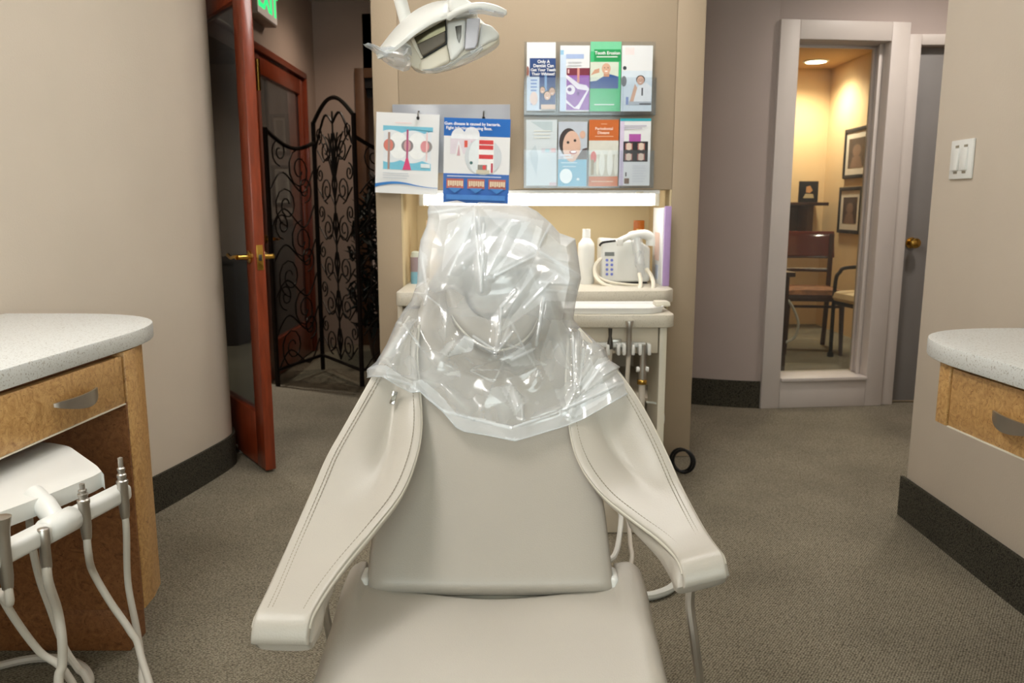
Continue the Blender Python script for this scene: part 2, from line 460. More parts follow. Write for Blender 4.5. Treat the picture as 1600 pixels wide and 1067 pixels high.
ld = bpy.data.lights.new('daylight','AREA'); ld.shape = 'RECTANGLE'; ld.size = 2.2; ld.size_y = 1.5; ld.energy = WINDOW_W; ld.color = (0.93,0.96,1.0)
lo = bpy.data.objects.new('daylight', ld); COL.objects.link(lo); lo.location = (0,-1.85,1.6); lo.rotation_euler = (PI/2,0,0)
# partition with the lit niche
CW = join(box(-0.573,-0.467,3.4,3.92,0,ZC), box(0.671,0.787,3.4,3.92,0,ZC), box(-0.467,0.671,3.4,3.92,1.165,ZC), box(-0.573,0.787,3.92,4.02,0,ZC))
struct('wall_center', CW, 'wall_tan', 'tan partition wall with a lit niche', bev=0.004)
NI = join(box(-0.467,-0.459,3.402,3.915,0,1.165), box(0.663,0.671,3.402,3.915,0,1.165), box(-0.459,0.663,3.905,3.918,0,1.165))
struct('trim_1', NI, 'niche', 'pale yellow lining of the niche', smooth=False)
# hall behind the left passage
struct('wall_hall_left', join(box(-1.62,-1.5,3.46,3.86,0,ZC), box(-1.62,-1.5,3.86,6.02,2.03,ZC), box(-1.62,-1.5,6.02,6.3,0,ZC)), 'wall_hall', 'tan hall wall above the french doors')
struct('wall_hall_far', join(box(-1.62,-1.19,6.3,6.42,0,ZC), box(-1.19,0.9,6.3,6.42,2.12,ZC), box(-0.2,0.9,6.3,6.42,0,ZC)), 'wall_hall', 'grey brown end wall of the hall')
struct('wall_hall_right', box(0.667,0.787,4.02,6.3,0,ZC), 'wall_hall', 'hall side wall behind the partition')
struct('wall_side_far', box(-4.2,-1.62,7.0,7.1,0,ZC), 'wall_hall', 'far wall of the side room')
struct('wall_side_left', box(-4.2,-4.1,3.2,7.0,0,ZC), 'wall_hall', 'outer wall of the side room')
struct('wall_side_near', box(-4.2,-1.75,3.2,3.3,0,ZC), 'wall_hall', 'near wall of the side room')
struct('trim_2', box(-4.1,-1.62,6.4,7.0,2.27,ZC), 'brown_panel', 'dark soffit in the side room')
struct('wall_behind_hall', box(-1.62,0.9,7.4,7.5,0,ZC), 'wall_hall', 'wall beyond the hall doorway')
# right rear: curved wall, window wall, door wall, consult room
RW = cat([(0.787,4.47,0),(1.0,4.365,0),(1.2,4.295,0),(1.36,4.265,0)], 6)
struct('wall_right_rear', prism([(p.x,p.y) for p in RW]+[(1.36,4.43),(0.787,4.6)], 0, ZC), 'wall_cool', 'grey mauve curved wall beside the interior window', ang=35)
base_strip(RW, 0.15, 0.012, 'carpet_base', 'baseboard_right_rear', 'dark base under the curved grey wall')
struct('wall_window_head', join(box(1.36,2.06,4.345,4.46,2.0,ZC), box(2.06,3.4,4.35,4.46,1.975,ZC), box(3.0,3.4,4.35,4.46,0,1.975), box(2.03,2.125,4.36,4.46,0,1.975)), 'wall_cool', 'grey wall over the window and door')
struct('wall_corridor_end', box(3.4,3.5,2.6,4.46,0,ZC), 'wall_cool', 'end wall of the right passage')
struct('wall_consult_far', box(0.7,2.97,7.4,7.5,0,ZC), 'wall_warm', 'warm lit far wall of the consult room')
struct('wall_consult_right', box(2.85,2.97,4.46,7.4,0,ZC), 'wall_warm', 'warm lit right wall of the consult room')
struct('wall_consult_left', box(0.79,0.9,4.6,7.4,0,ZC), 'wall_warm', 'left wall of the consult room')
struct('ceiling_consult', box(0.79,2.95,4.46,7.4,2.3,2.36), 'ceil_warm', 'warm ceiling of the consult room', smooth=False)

# ---- interior window
W1 = empty('window_1', (1.36,4.262,0), math.atan2(0.075,0.70)); W1['kind'] = 'structure'; W1['label'] = 'tall interior window in a pale painted frame'
def wl(n, b, m='trim_white', bev=0.004): return O(n, b, m, W1, local=True, bev=bev)
wl('frame_stile', box(0,0.105,-0.02,0.05,0,2.03))
wl('frame_stile', box(0.60,0.70,-0.02,0.05,0,2.03))
wl('frame_rail', box(0.105,0.60,-0.02,0.05,0,0.165))
wl('frame_rail', box(0.105,0.60,-0.02,0.05,1.935,2.03))
wl('jamb', box(0.60,0.63,0.05,0.17,0.16,1.95)); wl('jamb', box(0.075,0.105,0.05,0.17,0.16,1.95))
wl('window_sill', box(0.105,0.60,-0.035,0.17,0.150,0.170)); wl('head_jamb', box(0.105,0.60,0.05,0.17,1.935,1.95))
for a, b in ((0.585,0.60),):
    wl('glazing_bead', box(a,b,0.115,0.13,0.17,1.935)); wl('glazing_bead', box(a-0.008,b,0.05,0.065,0.17,1.935))
wl('glazing_bead', box(0.105,0.60,0.115,0.13,1.92,1.935))
O('glass_pane', box(0.105,0.60,0.135,0.141,0.17,1.935), 'glass', W1, local=True, smooth=False)
# ---- grey door
D3 = empty('door_3', (2.125,4.40,0)); D3['kind'] = 'structure'; D3['label'] = 'plain grey door with a brass knob'
O('door_leaf', box(2.13,2.93,4.385,4.425,0.012,1.92), 'grey_door', D3, bev=0.003)
kn = at(1431,380,4.33)
O('knob', xf(lathe([(0.0,0.0),(0.030,0.0),(0.030,0.006),(0.012,0.010),(0.011,0.030),(0.020,0.036),(0.028,0.048),(0.026,0.060),(0.014,0.068),(0,0.069)], n=20), axis_matrix((kn.x,4.385,kn.z),(0,-1,0))), 'brass', D3)
struct('trim_3', join(box(2.065,2.128,4.335,4.40,0,1.975), box(2.128,3.0,4.335,4.40,1.922,1.975), box(2.93,3.0,4.335,4.40,0,1.922)), 'trim_white', 'pale frame around the grey door', bev=0.004)

# ---- french doors
def french(name, hinge, free, label, h=1.99, thick=0.044, lever_side=1, mtl='red_wood', gl='glass_dim'):
    hv, fv = Vector(hinge), Vector(free); d = fv-hv; Ln = d.length
    r = empty(name, (hv.x,hv.y,0), math.atan2(d.y,d.x)); r['kind'] = 'structure'; r['label'] = label
    st, tp, bt = 0.10, 0.11, 0.245
    def q(n, b, m=mtl, bev=0.004, parent=r): return O(n, b, m, parent, local=True, bev=bev)
    t = thick/2
    q('stile', box(0,st,-t,t,0.012,h)); q('stile', box(Ln-st,Ln,-t,t,0.012,h))
    q('rail', box(st,Ln-st,-t,t,h-tp,h)); q('rail', box(st,Ln-st,-t,t,0.012,bt))
    for s in (-1,1):
        q('glazing_bead', box(st,st+0.012,s*t*0.55-0.005,s*t*0.55+0.005,bt,h-tp), bev=0.002)
        q('glazing_bead', box(Ln-st-0.012,Ln-st,s*t*0.55-0.005,s*t*0.55+0.005,bt,h-tp), bev=0.002)
    O('glass_pane', box(st,Ln-st,-0.003,0.003,bt,h-tp), gl, r, local=True, smooth=False)
    # lever set
    z = 0.895
    q('latch_plate', box(Ln-0.001,Ln+0.003,-0.013,0.013,z-0.05,z+0.05), 'brass', 0.001)
    q('latch_bolt', box(Ln+0.002,Ln+0.008,-0.006,0.006,z-0.012,z+0.012), 'steel_dark', 0.001)
    for s in (-1,1):
        p0 = Vector((Ln-0.055, s*t, z))
        hd = O('lever_handle', xf(lathe([(0,0),(0.026,0),(0.026,0.006),(0.012,0.010),(0.010,0.048),(0,0.05)], n=16), axis_matrix(p0,(0,s,0))), 'brass', r, local=True)
        pts = cat([p0+Vector((0,s*0.048,0)), p0+Vector((-0.02,s*0.055,0.002)), p0+Vector((-0.06,s*0.057,-0.004)), p0+Vector((-0.11,s*0.055,0.006))], 6)
        O('lever', tube(pts, [0.0105]*4+[0.008]*(len(pts)-6)+[0.009,0.006], 10), 'brass', hd, local=True)
    return r
d1 = french('door_1', (-1.53,3.90), (-1.005,3.185), 'open red wood glass door with brass lever')
d2 = french('door_2', (-1.535,6.0), (-1.535,4.88), 'closed dark red wood glass door down the hall', gl='glass_dim')
struct('trim_4', join(box(-1.63,-1.49,3.86,3.89,0,2.03), box(-1.63,-1.49,3.89,6.02,2.0,2.04), box(-1.63,-1.49,6.0,6.03,0,2.03)), 'red_wood', 'red wood frame of the french doors', bev=0.003)
hg = at(398,108,4.86)
O('hinge', lathe([(0,-0.09),(0.014,-0.09),(0.014,0.09),(0,0.09)], (-1.50,4.90,1.86), 10), 'brass', d2)
# ---- hall end doorway
D4 = empty('door_4', (-1.19,6.3,0)); D4['kind'] = 'structure'; D4['label'] = 'doorway with wooden casing at the hall end'
O('casing', box(-1.19,-1.12,6.26,6.42,0,2.12), 'brown_panel', D4, bev=0.004)
O('casing', box(-0.27,-0.2,6.26,6.42,0,2.12), 'brown_panel', D4, bev=0.004)
O('casing', box(-1.12,-0.27,6.26,6.42,2.05,2.12), 'brown_panel', D4, bev=0.004)
O('transom_panel', box(-1.12,-0.27,6.38,6.41,1.92,2.05), 'soot', D4)
O('dark_blind', box(-1.13,-0.27,6.30,6.33,1.98,2.52), 'soot', D4, bev=0.003)

# ================================================================== LAMPS OF THE ROOM
def troffer(x, y, sx, sy, label, grp=None):
    t = thing('ceiling_light', (x,y,ZC), label, 'ceiling light', grp)
    O('frame', join(box(x-sx/2-0.03,x-sx/2,y-sy/2-0.03,y+sy/2+0.03,ZC-0.03,ZC-0.001), box(x+sx/2,x+sx/2+0.03,y-sy/2-0.03,y+sy/2+0.03,ZC-0.03,ZC-0.001),
                    box(x-sx/2,x+sx/2,y-sy/2-0.03,y-sy/2,ZC-0.03,ZC-0.001), box(x-sx/2,x+sx/2,y+sy/2,y+sy/2+0.03,ZC-0.03,ZC-0.001)), 'white', t, smooth=False)
    O('diffuser', box(x-sx/2,x+sx/2,y-sy/2,y+sy/2,ZC-0.02,ZC-0.008), 'lens', t, smooth=False)
troffer(-1.05,0.9,0.55,1.15,'fluorescent ceiling panel above the left counter','ceiling panels')
troffer(0.15,2.62,0.75,0.55,'fluorescent ceiling panel in front of the brochure wall','ceiling panels')
def downlight(x, y, z, r, label, watts, col, spread=2.6):
    t = thing('downlight', (x,y,z), label, 'downlight')
    O('trim_ring', lathe([(r,-0.001),(r+0.02,-0.001),(r+0.02,-0.008),(r,-0.012),(r,-0.001)], (x,y,z), 28, False), 'white', t)
    O('lens', lathe([(0,-0.010),(r,-0.010),(r,-0.004),(0,-0.004)], (x,y,z), 28), 'can_lens', t)
    ld = bpy.data.lights.new('lamp','SPOT'); ld.energy = watts; ld.color = col; ld.spot_size = spread; ld.spot_blend = 0.8; ld.shadow_soft_size = r
    lo = bpy.data.objects.new('lamp', ld); COL.objects.link(lo); lo.parent = t; lo.location = (0,0,-0.03)
dl = atz(1275,95,2.3)
downlight(dl.x, dl.y, 2.3, 0.085, 'round recessed downlight glowing in the consult room ceiling', CONSULT_W, (1,0.86,0.68))
downlight(2.0, 5.15, 2.3, 0.085, 'recessed downlight in the consult room nearest the interior window', CONSULT_W*0.6, (1,0.88,0.72))
downlight(2.1, 3.6, ZC, 0.08, 'recessed downlight in the passage by the grey door', CORR_W, (1,0.93,0.86))
downlight(-0.9, 5.5, ZC, 0.08, 'recessed downlight in the hall near the iron screen', HALL_W, (1,0.82,0.66))
downlight(-2.5, 5.3, ZC, 0.08, 'recessed downlight in the side room behind the french doors', SIDE_W, (1,0.95,0.88))

# ---- exit sign on the hall wall
t = thing('exit_sign', (-1.5,4.89,2.16), 'lit green exit sign box high on the hall wall', 'exit sign')
O('housing', box(-1.50,-1.425,4.70,5.08,2.16,2.37), 'exit_box', t, bev=0.006)
O('face_plate', box(-1.426,-1.418,4.712,5.068,2.172,2.358), 'exit_face', t, bev=0.003)
text('EXIT', 0.185, 'exit_green', t, Matrix.Translation((-1.4165,4.89,2.265)) @ Matrix.Rotation(PI/2,4,'Z') @ Matrix.Rotation(PI/2,4,'X'), ext=0.002, bold=0.004)

# ---- iron folding screen
P = [Vector((-1.445,4.80,0)), Vector((-1.286,5.31,0)), Vector((-0.925,4.80,0)), Vector((-0.56,5.28,0))]
scr = thing('folding_screen', (-1.12,5.0,0), 'black wrought iron folding screen with scrolls in the hall', 'screen')
def spiral(c, r0, turns, a0, dirn=1, n=18, rmin=0.22):
    return [(c[0]+r0*(1-(1-rmin)*k/n)*math.cos(a0+dirn*2*PI*turns*k/n), c[1]+r0*(1-(1-rmin)*k/n)*math.sin(a0+dirn*2*PI*turns*k/n)) for k in range(n+1)]
def screen_panel(A, B, tl, tr, shape, seed):
    rr = random.Random(seed)
    d = (B-A); Ln = d.length; d = d.normalized()
    def g(u, z): return A + d*(u*Ln) + Vector((0,0,z))
    if shape == 'arch': top = [(u, tl+(tr-tl)*u+0.13*math.sin(PI*u)) for u in [k/14 for k in range(15)]]
    else: top = [(u, tl+(tr-tl)*u-0.07*math.sin(PI*u)) for u in [k/14 for k in range(15)]]
    fr = O('top_rail', tube([g(u,z) for u, z in top], 0.013, 6), 'iron', scr); O('bottom_rail', tube([g(0.02,0.10), g(0.98,0.10)], 0.011, 6), 'iron', scr)
    def sc(pts, r=0.0048): O('scroll', tube([g(u,z) for u, z in pts], r, 5), 'iron', fr)
    asp = 1.0/Ln
    def sp_(cu, cz, r, turns, a0, dr=1): sc([(cu+(x)*asp, cz+y) for x, y in spiral((0,0), r, turns, a0, dr)])
    zt = min(tl,tr)-0.10
    rows = 6
    for k in range(rows):
        z = 0.22+(zt-0.30)*k/(rows-1)
        if shape == 'arch':
            for s in (-1,1):
                sp_(0.5+s*0.20, z, 0.085, 1.6, PI/2 if k%2 else -PI/2, s)
                sp_(0.5+s*0.36, z+0.10, 0.055, 1.4, -PI/2 if k%2 else PI/2, -s)
                sc([(0.5,z-0.10),(0.5+s*0.10,z-0.03),(0.5+s*0.26,z-0.07),(0.5+s*0.42,z+0.01)], 0.005)
                sc([(0.5,z-0.06),(0.5+s*0.06,z+0.03),(0.5+s*0.02,z+0.10)], 0.006)
        else:
            s = 1 if k%2 else -1
            sp_(0.5+s*0.15, z, 0.13, 1.7, PI/2 if k%2 else -PI/2, s)
            sp_(0.5-s*0.25, z+0.10, 0.085, 1.5, -PI/2, -s)
            sc(spline2([(0.05,z-0.12),(0.3,z-0.02),(0.7,z-0.14),(0.95,z+0.0)]), 0.0055)
    if shape == 'arch':
        sc([(0.5,0.12),(0.5,tl+0.05)], 0.006)
        for s in (-1,1):
            for a in (0.2,0.45,0.75):
                sc(spline2([(0.5,zt-0.28),(0.5+s*a*0.25,zt-0.08),(0.5+s*a*0.55,zt+0.02)]), 0.005)
            sc(spline2([(0.5,tl-0.02),(0.5+s*0.2,tl+0.03),(0.5+s*0.46,tl-0.16)]), 0.008)
def spline2(pts):
    return [(p.x,p.y) for p in cat([(a,b,0) for a, b in pts], 5)]
tops = [1.55,1.63,1.63,1.52]
for p, h in zip(P, tops):
    O('post', tube([p+Vector((0,0,0.0)), p+Vector((0,0,h))], 0.016, 6), 'iron', scr)
screen_panel(P[0], P[1], 1.54, 1.50, 'sag', 1)
screen_panel(P[1], P[2], 1.62, 1.62, 'arch', 2)
screen_panel(P[2], P[3], 1.50, 1.47, 'sag', 3)

# ---- dark plant behind the screen
pb = Vector((-0.87,5.62,0))
t = thing('potted_plant', pb, 'very dark leafy plant standing behind the iron screen', 'plant')
O('pot', lathe([(0,0),(0.13,0),(0.17,0.24),(0.18,0.26),(0.16,0.26),(0.15,0.22),(0,0.22)], pb, 18), 'pot', t)
O('stem', join(*[tube([pb+Vector((0.03*math.cos(a),0.03*math.sin(a),0.2)), pb+Vector((0.10*math.cos(a),0.10*math.sin(a),0.8)), pb+Vector((0.06*math.cos(a+1),0.06*math.sin(a+1),1.25))], 0.012, 5) for a in (0.3,2.4,4.4)]), 'leaf', t)
LV, LF = [], []
for k in range(900):
    z = 0.24+1.05*random.random()
    rad = (0.27 if z < 0.9 else 0.27*(1.38-z)/0.48+0.04)*math.sqrt(random.random())
    a = random.random()*2*PI
    c = pb+Vector((rad*math.cos(a), rad*math.sin(a), z))
    q = Matrix.Rotation(random.random()*6.28,3,'Z') @ Matrix.Rotation(random.uniform(-1.2,1.2),3,'X')
    l, wd = random.uniform(0.05,0.09), random.uniform(0.012,0.022)
    n = len(LV)
    LV += [c+q@Vector(p) for p in ((0,-l,0),(wd,0,0.01),(0,l,-0.01),(-wd,0,0.01))]; LF.append((n,n+1,n+2,n+3))
O('foliage', (LV,LF), 'leaf', t, smooth=False, kind='stuff')

# ---- framed pictures
def picture(name, c, w_, h_, nrm, label, group=None, art=((120,100,84),(70,52,44)), fw=0.025, mw=0.06, mtl='soot'):
    """c centre on the wall, nrm outward normal in plan"""
    rz = math.atan2(nrm[1],nrm[0])+PI/2
    t = tag(empty(name, c, rz), label, 'picture', group)
    L_ = lambda n, b, m, **k: O(n, b, m, t, local=True, **k)
    L_('frame', join(box(-w_/2,-w_/2+fw,-0.022,0,-h_/2,h_/2), box(w_/2-fw,w_/2,-0.022,0,-h_/2,h_/2), box(-w_/2+fw,w_/2-fw,-0.022,0,-h_/2,-h_/2+fw), box(-w_/2+fw,w_/2-fw,-0.022,0,h_/2-fw,h_/2)), mtl, bev=0.003)
    L_('mat_board', box(-w_/2+fw,w_/2-fw,-0.012,-0.004,-h_/2+fw,h_/2-fw), 'picture_mat', smooth=False)
    a, b = w_/2-fw-mw, h_/2-fw-mw
    pr = L_('print', box(-a,a,-0.0135,-0.012,-b,b), ink(art[1]), smooth=False)
    el = [(a*0.5*math.cos(q*2*PI/20), b*0.15+b*0.42*math.sin(q*2*PI/20)) for q in range(20)]
    L_('figure', join(vprism(el,-0.0145,-0.0136), vprism([(-a*0.75,-b),(a*0.75,-b),(a*0.45,-b*0.25),(-a*0.45,-b*0.25)],-0.0142,-0.0136)), ink(art[0]), smooth=False)
    return t
for (x0,y0,x1,y1,lb) in ((421,178,453,242,'dark framed picture seen through the hall door glass, upper one'),(423,258,459,322,'dark framed picture seen through the hall door glass, lower one')):
    a, b = at(x0,y0,6.98), at(x1,y1,6.98)
    picture('picture_frame', Vector(((a.x+b.x)/2,7.0,(a.z+b.z)/2)), b.x-a.x, a.z-b.z, (0,-1), lb, 'pictures in the side room', art=((150,140,134),(160,150,142)), fw=0.03, mw=0.02)
def lowcab(x0, x1, y0, y1, h, label):
    t = thing('low_cabinet', ((x0+x1)/2,(y0+y1)/2,0), label, 'cabinet')
    O('body', box(x0,x1,y0+0.02,y1,0,h-0.03), 'soot', t, bev=0.005)
    O('top', box(x0-0.015,x1+0.015,y0,y1,h-0.03,h), 'soot', t, bev=0.004)
    n = 2
    for k in range(n):
        a = x0+(x1-x0)*k/n+0.01; b = x0+(x1-x0)*(k+1)/n-0.01
        O('door', box(a,b,y0+0.005,y0+0.02,0.06,h-0.05), 'soot', t, bev=0.003)
lowcab(-3.2,-2.17,6.2,6.7,0.68,'low dark cabinet in the side room behind the open glass door')
lowcab(-2.12,-1.72,6.45,6.95,0.98,'tall dark cabinet in the side room behind the closed glass door')

# ---- consult room contents
a, b = atx(1322,238,2.85), atx(1362,238,2.85)
for (x0,y0,x1,y1,lb) in ((1322,199,1362,278,'framed dark portrait print on the consult room wall, upper one'),(1313,292,1348,365,'framed dark portrait print on the consult room wall, lower one')):
    p, q = atx(x0,(y0+y1)/2,2.85), atx(x1,(y0+y1)/2,2.85)
    zt, zb = atx((x0+x1)/2,y0,2.85).z, atx((x0+x1)/2,y1,2.85).z
    picture('picture_frame', Vector((2.85,(p.y+q.y)/2,(zt+zb)/2)), abs(p.y-q.y), zt-zb, (-1,0), lb, 'portraits in the consult room', art=((128,100,84),(74,58,50)), fw=0.03, mw=0.055)
p, q = at(1196,197,7.38), at(1238,262,7.38)
picture('picture_frame', Vector(((p.x+q.x)/2,7.4,(p.z+q.z)/2)), abs(p.x-q.x), p.z-q.z, (0,-1), 'dark picture frame on the far consult wall, cut by the window frame', None, fw=0.03)
s0, s1 = at(1200,316,7.1), at(1294,316,7.1)
t = thing('wall_shelf', ((s0.x+s1.x)/2,7.4,s0.z-0.3), 'dark brown wall shelf with side bracket in the consult room corner', 'shelf')
O('board', box(s0.x,s1.x,7.08,7.4,s0.z-0.03,s0.z), 'dark_wood', t, bev=0.003)
O('bracket', box(s1.x-0.16,s1.x-0.135,7.15,7.4,s0.z-0.32,s0.z-0.03), 'brown_panel', t, bev=0.003)
O('back_panel', box(s0.x,s1.x-0.02,7.375,7.4,s0.z-0.34,s0.z-0.03), 'brown_panel', t, bev=0.003)
f0, f1 = at(1249,282,7.2), at(1277,315,7.2)
t = thing('photo_frame', ((f0.x+f1.x)/2,7.2,s0.z), 'small black photo frame standing on the consult room shelf', 'photo frame')
O('frame', xf(box(f0.x,f1.x,7.19,7.21,s0.z,s0.z+f0.z-f1.z), Matrix.Identity(4)), 'black', t, bev=0.003)
cx, cz, hw, hh = (f0.x+f1.x)/2, s0.z+(f0.z-f1.z)/2, (f1.x-f0.x)*0.28, (f0.z-f1.z)*0.30
O('photo', join(vprism([(cx-hw*.5,cz-hh*.1),(cx+hw*.2,cz-hh*.2),(cx+hw*.7,cz+hh*.2),(cx+hw*.2,cz+hh*.95),(cx-hw*.5,cz+hh*.8)],7.186,7.19)), ink((226,168,112)), t, smooth=False)
O('photo', join(vprism([(cx-hw,cz-hh),(cx+hw,cz-hh),(cx+hw*.8,cz-hh*.35),(cx-hw*.6,cz-hh*.3)],7.186,7.19)), ink((214,196,156)), t, smooth=False)

# wooden chair
wc = Vector((2.27,6.05,0)); WRZ = math.radians(-8)
t = thing('wooden_chair', wc, 'dark polished wooden chair with curved backrest in the consult room', 'chair', rz=WRZ)
L_ = lambda n, b, m, **k: O(n, b, m, t, local=True, **k)
for sx in (-1,1):
    L_('leg', tube([(sx*0.20,-0.21,0),(sx*0.19,-0.19,0.43)], [0.014,0.021], 8), 'dark_wood')
    L_('leg', tube(cat([(sx*0.185,0.27,0),(sx*0.18,0.20,0.43),(sx*0.195,0.24,0.88)],6), 0.019, 8), 'dark_wood')
L_('seat_frame', box(-0.21,0.21,-0.22,0.21,0.40,0.45), 'dark_wood', bev=0.008)
mat('tapestry', (150,104,72), 0.85, var=0.45, scale=22)
PP = [[Vector((0.205*u,-0.005+0.215*v,0.45)) for u in umap(0,13)] for v in umap(0,13)]
L_('seat_pad', pillow(PP, 0.035, 0.004, Vector((0,0,1))), 'tapestry')
br = [[Vector((0.215*u, 0.235+0.03*v-0.05*(1-u*u)*-1, 0.80+0.10*v)) for u in umap(0,15)] for v in umap(0,7)]
L_('backrest', pillow(br, 0.014, 0.014, Vector((0,1,0))), mat('mahogany',(96,36,22),0.14,var=0.15,coat=0.7))
L_('back_rail', tube(cat([(-0.19,0.215,0.60),(0,0.25,0.60),(0.19,0.215,0.60)],6), 0.015, 8), 'dark_wood')
L_('back_rail', tube(cat([(-0.19,0.225,0.70),(0,0.26,0.70),(0.19,0.225,0.70)],6), 0.010, 8), 'dark_wood')
for y in (-0.19,): L_('stretcher', tube([(-0.19,y,0.36),(0.19,y,0.36)], 0.011, 6), 'dark_wood')
# metal armchair
mc = Vector((2.62,5.62,0))
t = thing('metal_armchair', mc, 'black metal armchair with cream seat in the consult room', 'chair', rz=math.radians(10))
for sy in (-0.20,0.20):
    L_('arm_loop', tube(cat([(-0.24,sy,0),(-0.24,sy,0.52),(-0.21,sy,0.62),(-0.14,sy,0.655),(0.20,sy,0.655)],5), 0.014, 8), 'black')
    L_('leg', tube([(0.22,sy,0),(0.20,sy,0.92)], 0.014, 8), 'black')
    L_('foot', lathe([(0,0),(0.024,0),(0.022,0.035),(0.012,0.04)], (-0.24,sy,0), 10), 'black')
PP = [[Vector((-0.01+0.245*u,0.205*v,0.44)) for u in umap(0,15)] for v in umap(0,13)]
L_('seat_cushion', pillow(PP, 0.05, 0.03, Vector((0,0,1))), 'cream_seat')
L_('seat_rail', box(-0.24,0.22,-0.205,0.205,0.385,0.41), 'black', bev=0.004)
PP = [[Vector((0.205,0.2*u,0.75+0.16*v)) for u in umap(0,13)] for v in umap(0,9)]
L_('back_cushion', pillow(PP, 0.02, 0.03, Vector((-1,0,0))), 'cream_seat')
dk = thing('desk', (1.48,5.25,0), 'dark wooden desk edge just behind the interior window frame', 'desk')
O('desk_top', box(1.20,1.765,4.95,5.55,0.66,0.69), 'dark_wood', dk, bev=0.004)
for x in (1.24,1.72):
    for y in (5.0,5.5): O('leg', box(x-0.02,x+0.02,y-0.02,y+0.02,0,0.66), 'dark_wood', dk, bev=0.003)
# white cord hanging in the consult room
pts = cat([Vector((1.70,5.2,0.685)),at(1210,458,5.2),at(1232,470,5.2),at(1245,495,5.2),at(1247,512,5.2),at(1238,530,5.2),at(1210,540,5.2)],6)
t = O('power_cord', tube(pts, 0.009, 8), 'hose_white'); tag(t,'white looped cord hanging behind the interior window','cord')

# ================================================================== COUNTERS
def lx(Y): return -0.912 - 0.082*(1.84-Y)          # front line of the left desk
def wx(Y): return 0.925 + 0.083*(1.74-Y)           # edge of the right worktop
def rx(Y): return wx(Y) + 0.025           # front line of the right desk
def rim(pts, r, n=8):
    """round the corners of a plan polygon; r per point (0 keeps it)"""
    out = []; m = len(pts)
    for i in range(m):
        p = Vector(pts[i]+(0,)); a = Vector(pts[i-1]+(0,)); b = Vector(pts[(i+1)%m]+(0,))
        if r[i] <= 0: out.append((p.x,p.y)); continue
        p0 = p+(a-p).normalized()*r[i]; p1 = p+(b-p).normalized()*r[i]
        for k in range(n+1):
            t = k/n; q = p0*(1-t)**2+p*2*t*(1-t)+p1*t*t; out.append((q.x,q.y))
    return out
# left worktop
top_l = rim([(lx(0.2)+0.02,0.2),(lx(2.1)+0.005,2.215),(-1.42,2.215),(-1.65,0.2)],[0,0.36,0,0],14)
o = O('worktop', prism(top_l, 0.762, 0.802), 'quartz', bev=0.004); tag(o,'speckled white rounded worktop on the left wood desk','worktop')
# left desk
t = thing('desk_cabinet', (-1.2,1.7,0), 'burl wood desk with one drawer below the left worktop', 'desk')
endp = [(-0.912,1.84),(-0.915,1.90),(-0.93,1.97),(-0.965,2.03),(-1.03,2.085),(-1.12,2.10),(-1.40,2.10),(-1.40,1.84)]
def taper(poly, z0, z1, k): return prism(poly, z0, z1)
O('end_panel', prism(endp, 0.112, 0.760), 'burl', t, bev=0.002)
O('end_panel_shade', box(-1.50,-0.914,1.832,1.8395,0.112,0.640), 'burl_shade', t, smooth=False)  # thin sheet over the end panel, its shade painted as darker burl
O('toe_kick', prism([(-0.955,1.835),(-0.955,1.92),(-1.0,2.0),(-1.1,2.05),(-1.40,2.05),(-1.40,1.835)], 0.0, 0.112), 'burl_shade', t, bev=0.002)
O('apron', prism([(lx(1.835)-0.024,1.83),(lx(0.25)-0.024,0.25),(-1.45,0.25),(-1.42,1.83)], 0.66, 0.760), 'burl_shade', t, smooth=False)
def drawer(t, ya, yb, f, sgn, z0, z1, hy):
    dr = O('drawer_front', prism([(f(ya),ya),(f(yb),yb),(f(yb)+sgn*0.02,yb),(f(ya)+sgn*0.02,ya)], z0, z1), 'burl', t, bev=0.0015)
    O('edge_strip', prism([(f(ya)-sgn*0.0015,ya),(f(yb)-sgn*0.0015,yb),(f(yb)+sgn*0.02,yb),(f(ya)+sgn*0.02,ya)], z0-0.003, z0), 'plastic_cream', dr, smooth=False)
    zc = (z0+z1)/2-0.004
    V, F = [], []
    n = 22
    for k in range(n+1):
        u = k/n; y = hy-0.072+0.144*u; s = math.sin(PI*u)
        out = 0.004+0.024*s**0.8; hh = 0.004+0.0115*(s**0.7)*(0.75+0.5*u)
        x = f(y)-sgn*out
        for (dx, dz) in ((0,hh),(0,-hh),(sgn*0.003,-hh),(sgn*0.003,hh)): V.append(Vector((x+dx*1.5, y, zc+dz+0.006*(1-s))))
    for k in range(n):
        for q in range(4):
            a, b = k*4+q, k*4+(q+1)%4
            F.append((a,b,b+4,a+4))
    F += [(3,2,1,0),(n*4,n*4+1,n*4+2,n*4+3)]
    O('handle', (V,F), 'steel', dr, ang=50)
    return dr
drawer(t, 1.828, 0.95, lx, -1, 0.640, 0.752, 1.648)
# right worktop + wall-hung drawer unit
top_r = rim([(1.403,0.2),(1.403,1.945),(wx(1.945),1.945),(wx(0.2),0.2)],[0,0.03,0.32,0],14)
o = O('worktop', prism(top_r, 0.762, 0.802), 'quartz', bev=0.004); tag(o,'speckled white rounded worktop on the right wall','worktop')
t = thing('drawer_cabinet', (1.2,1.3,0.62), 'wall hung burl wood drawer unit under the right worktop', 'cabinet')
O('carcass', prism([(rx(1.7)+0.021,1.70),(1.403,1.75),(1.403,0.25),(rx(0.25)+0.021,0.25)], 0.625, 0.761), 'burl', t, bev=0.002)
O('end_panel', prism([(rx(1.695)-0.002,1.695),(rx(1.73),1.735),(rx(1.73)+0.03,1.77),(rx(1.73)+0.12,1.79),(1.403,1.79),(1.403,1.70)], 0.622, 0.761), 'burl', t, bev=0.003)
drawer(t, 1.688, 0.80, rx, 1, 0.625, 0.752, 1.475)

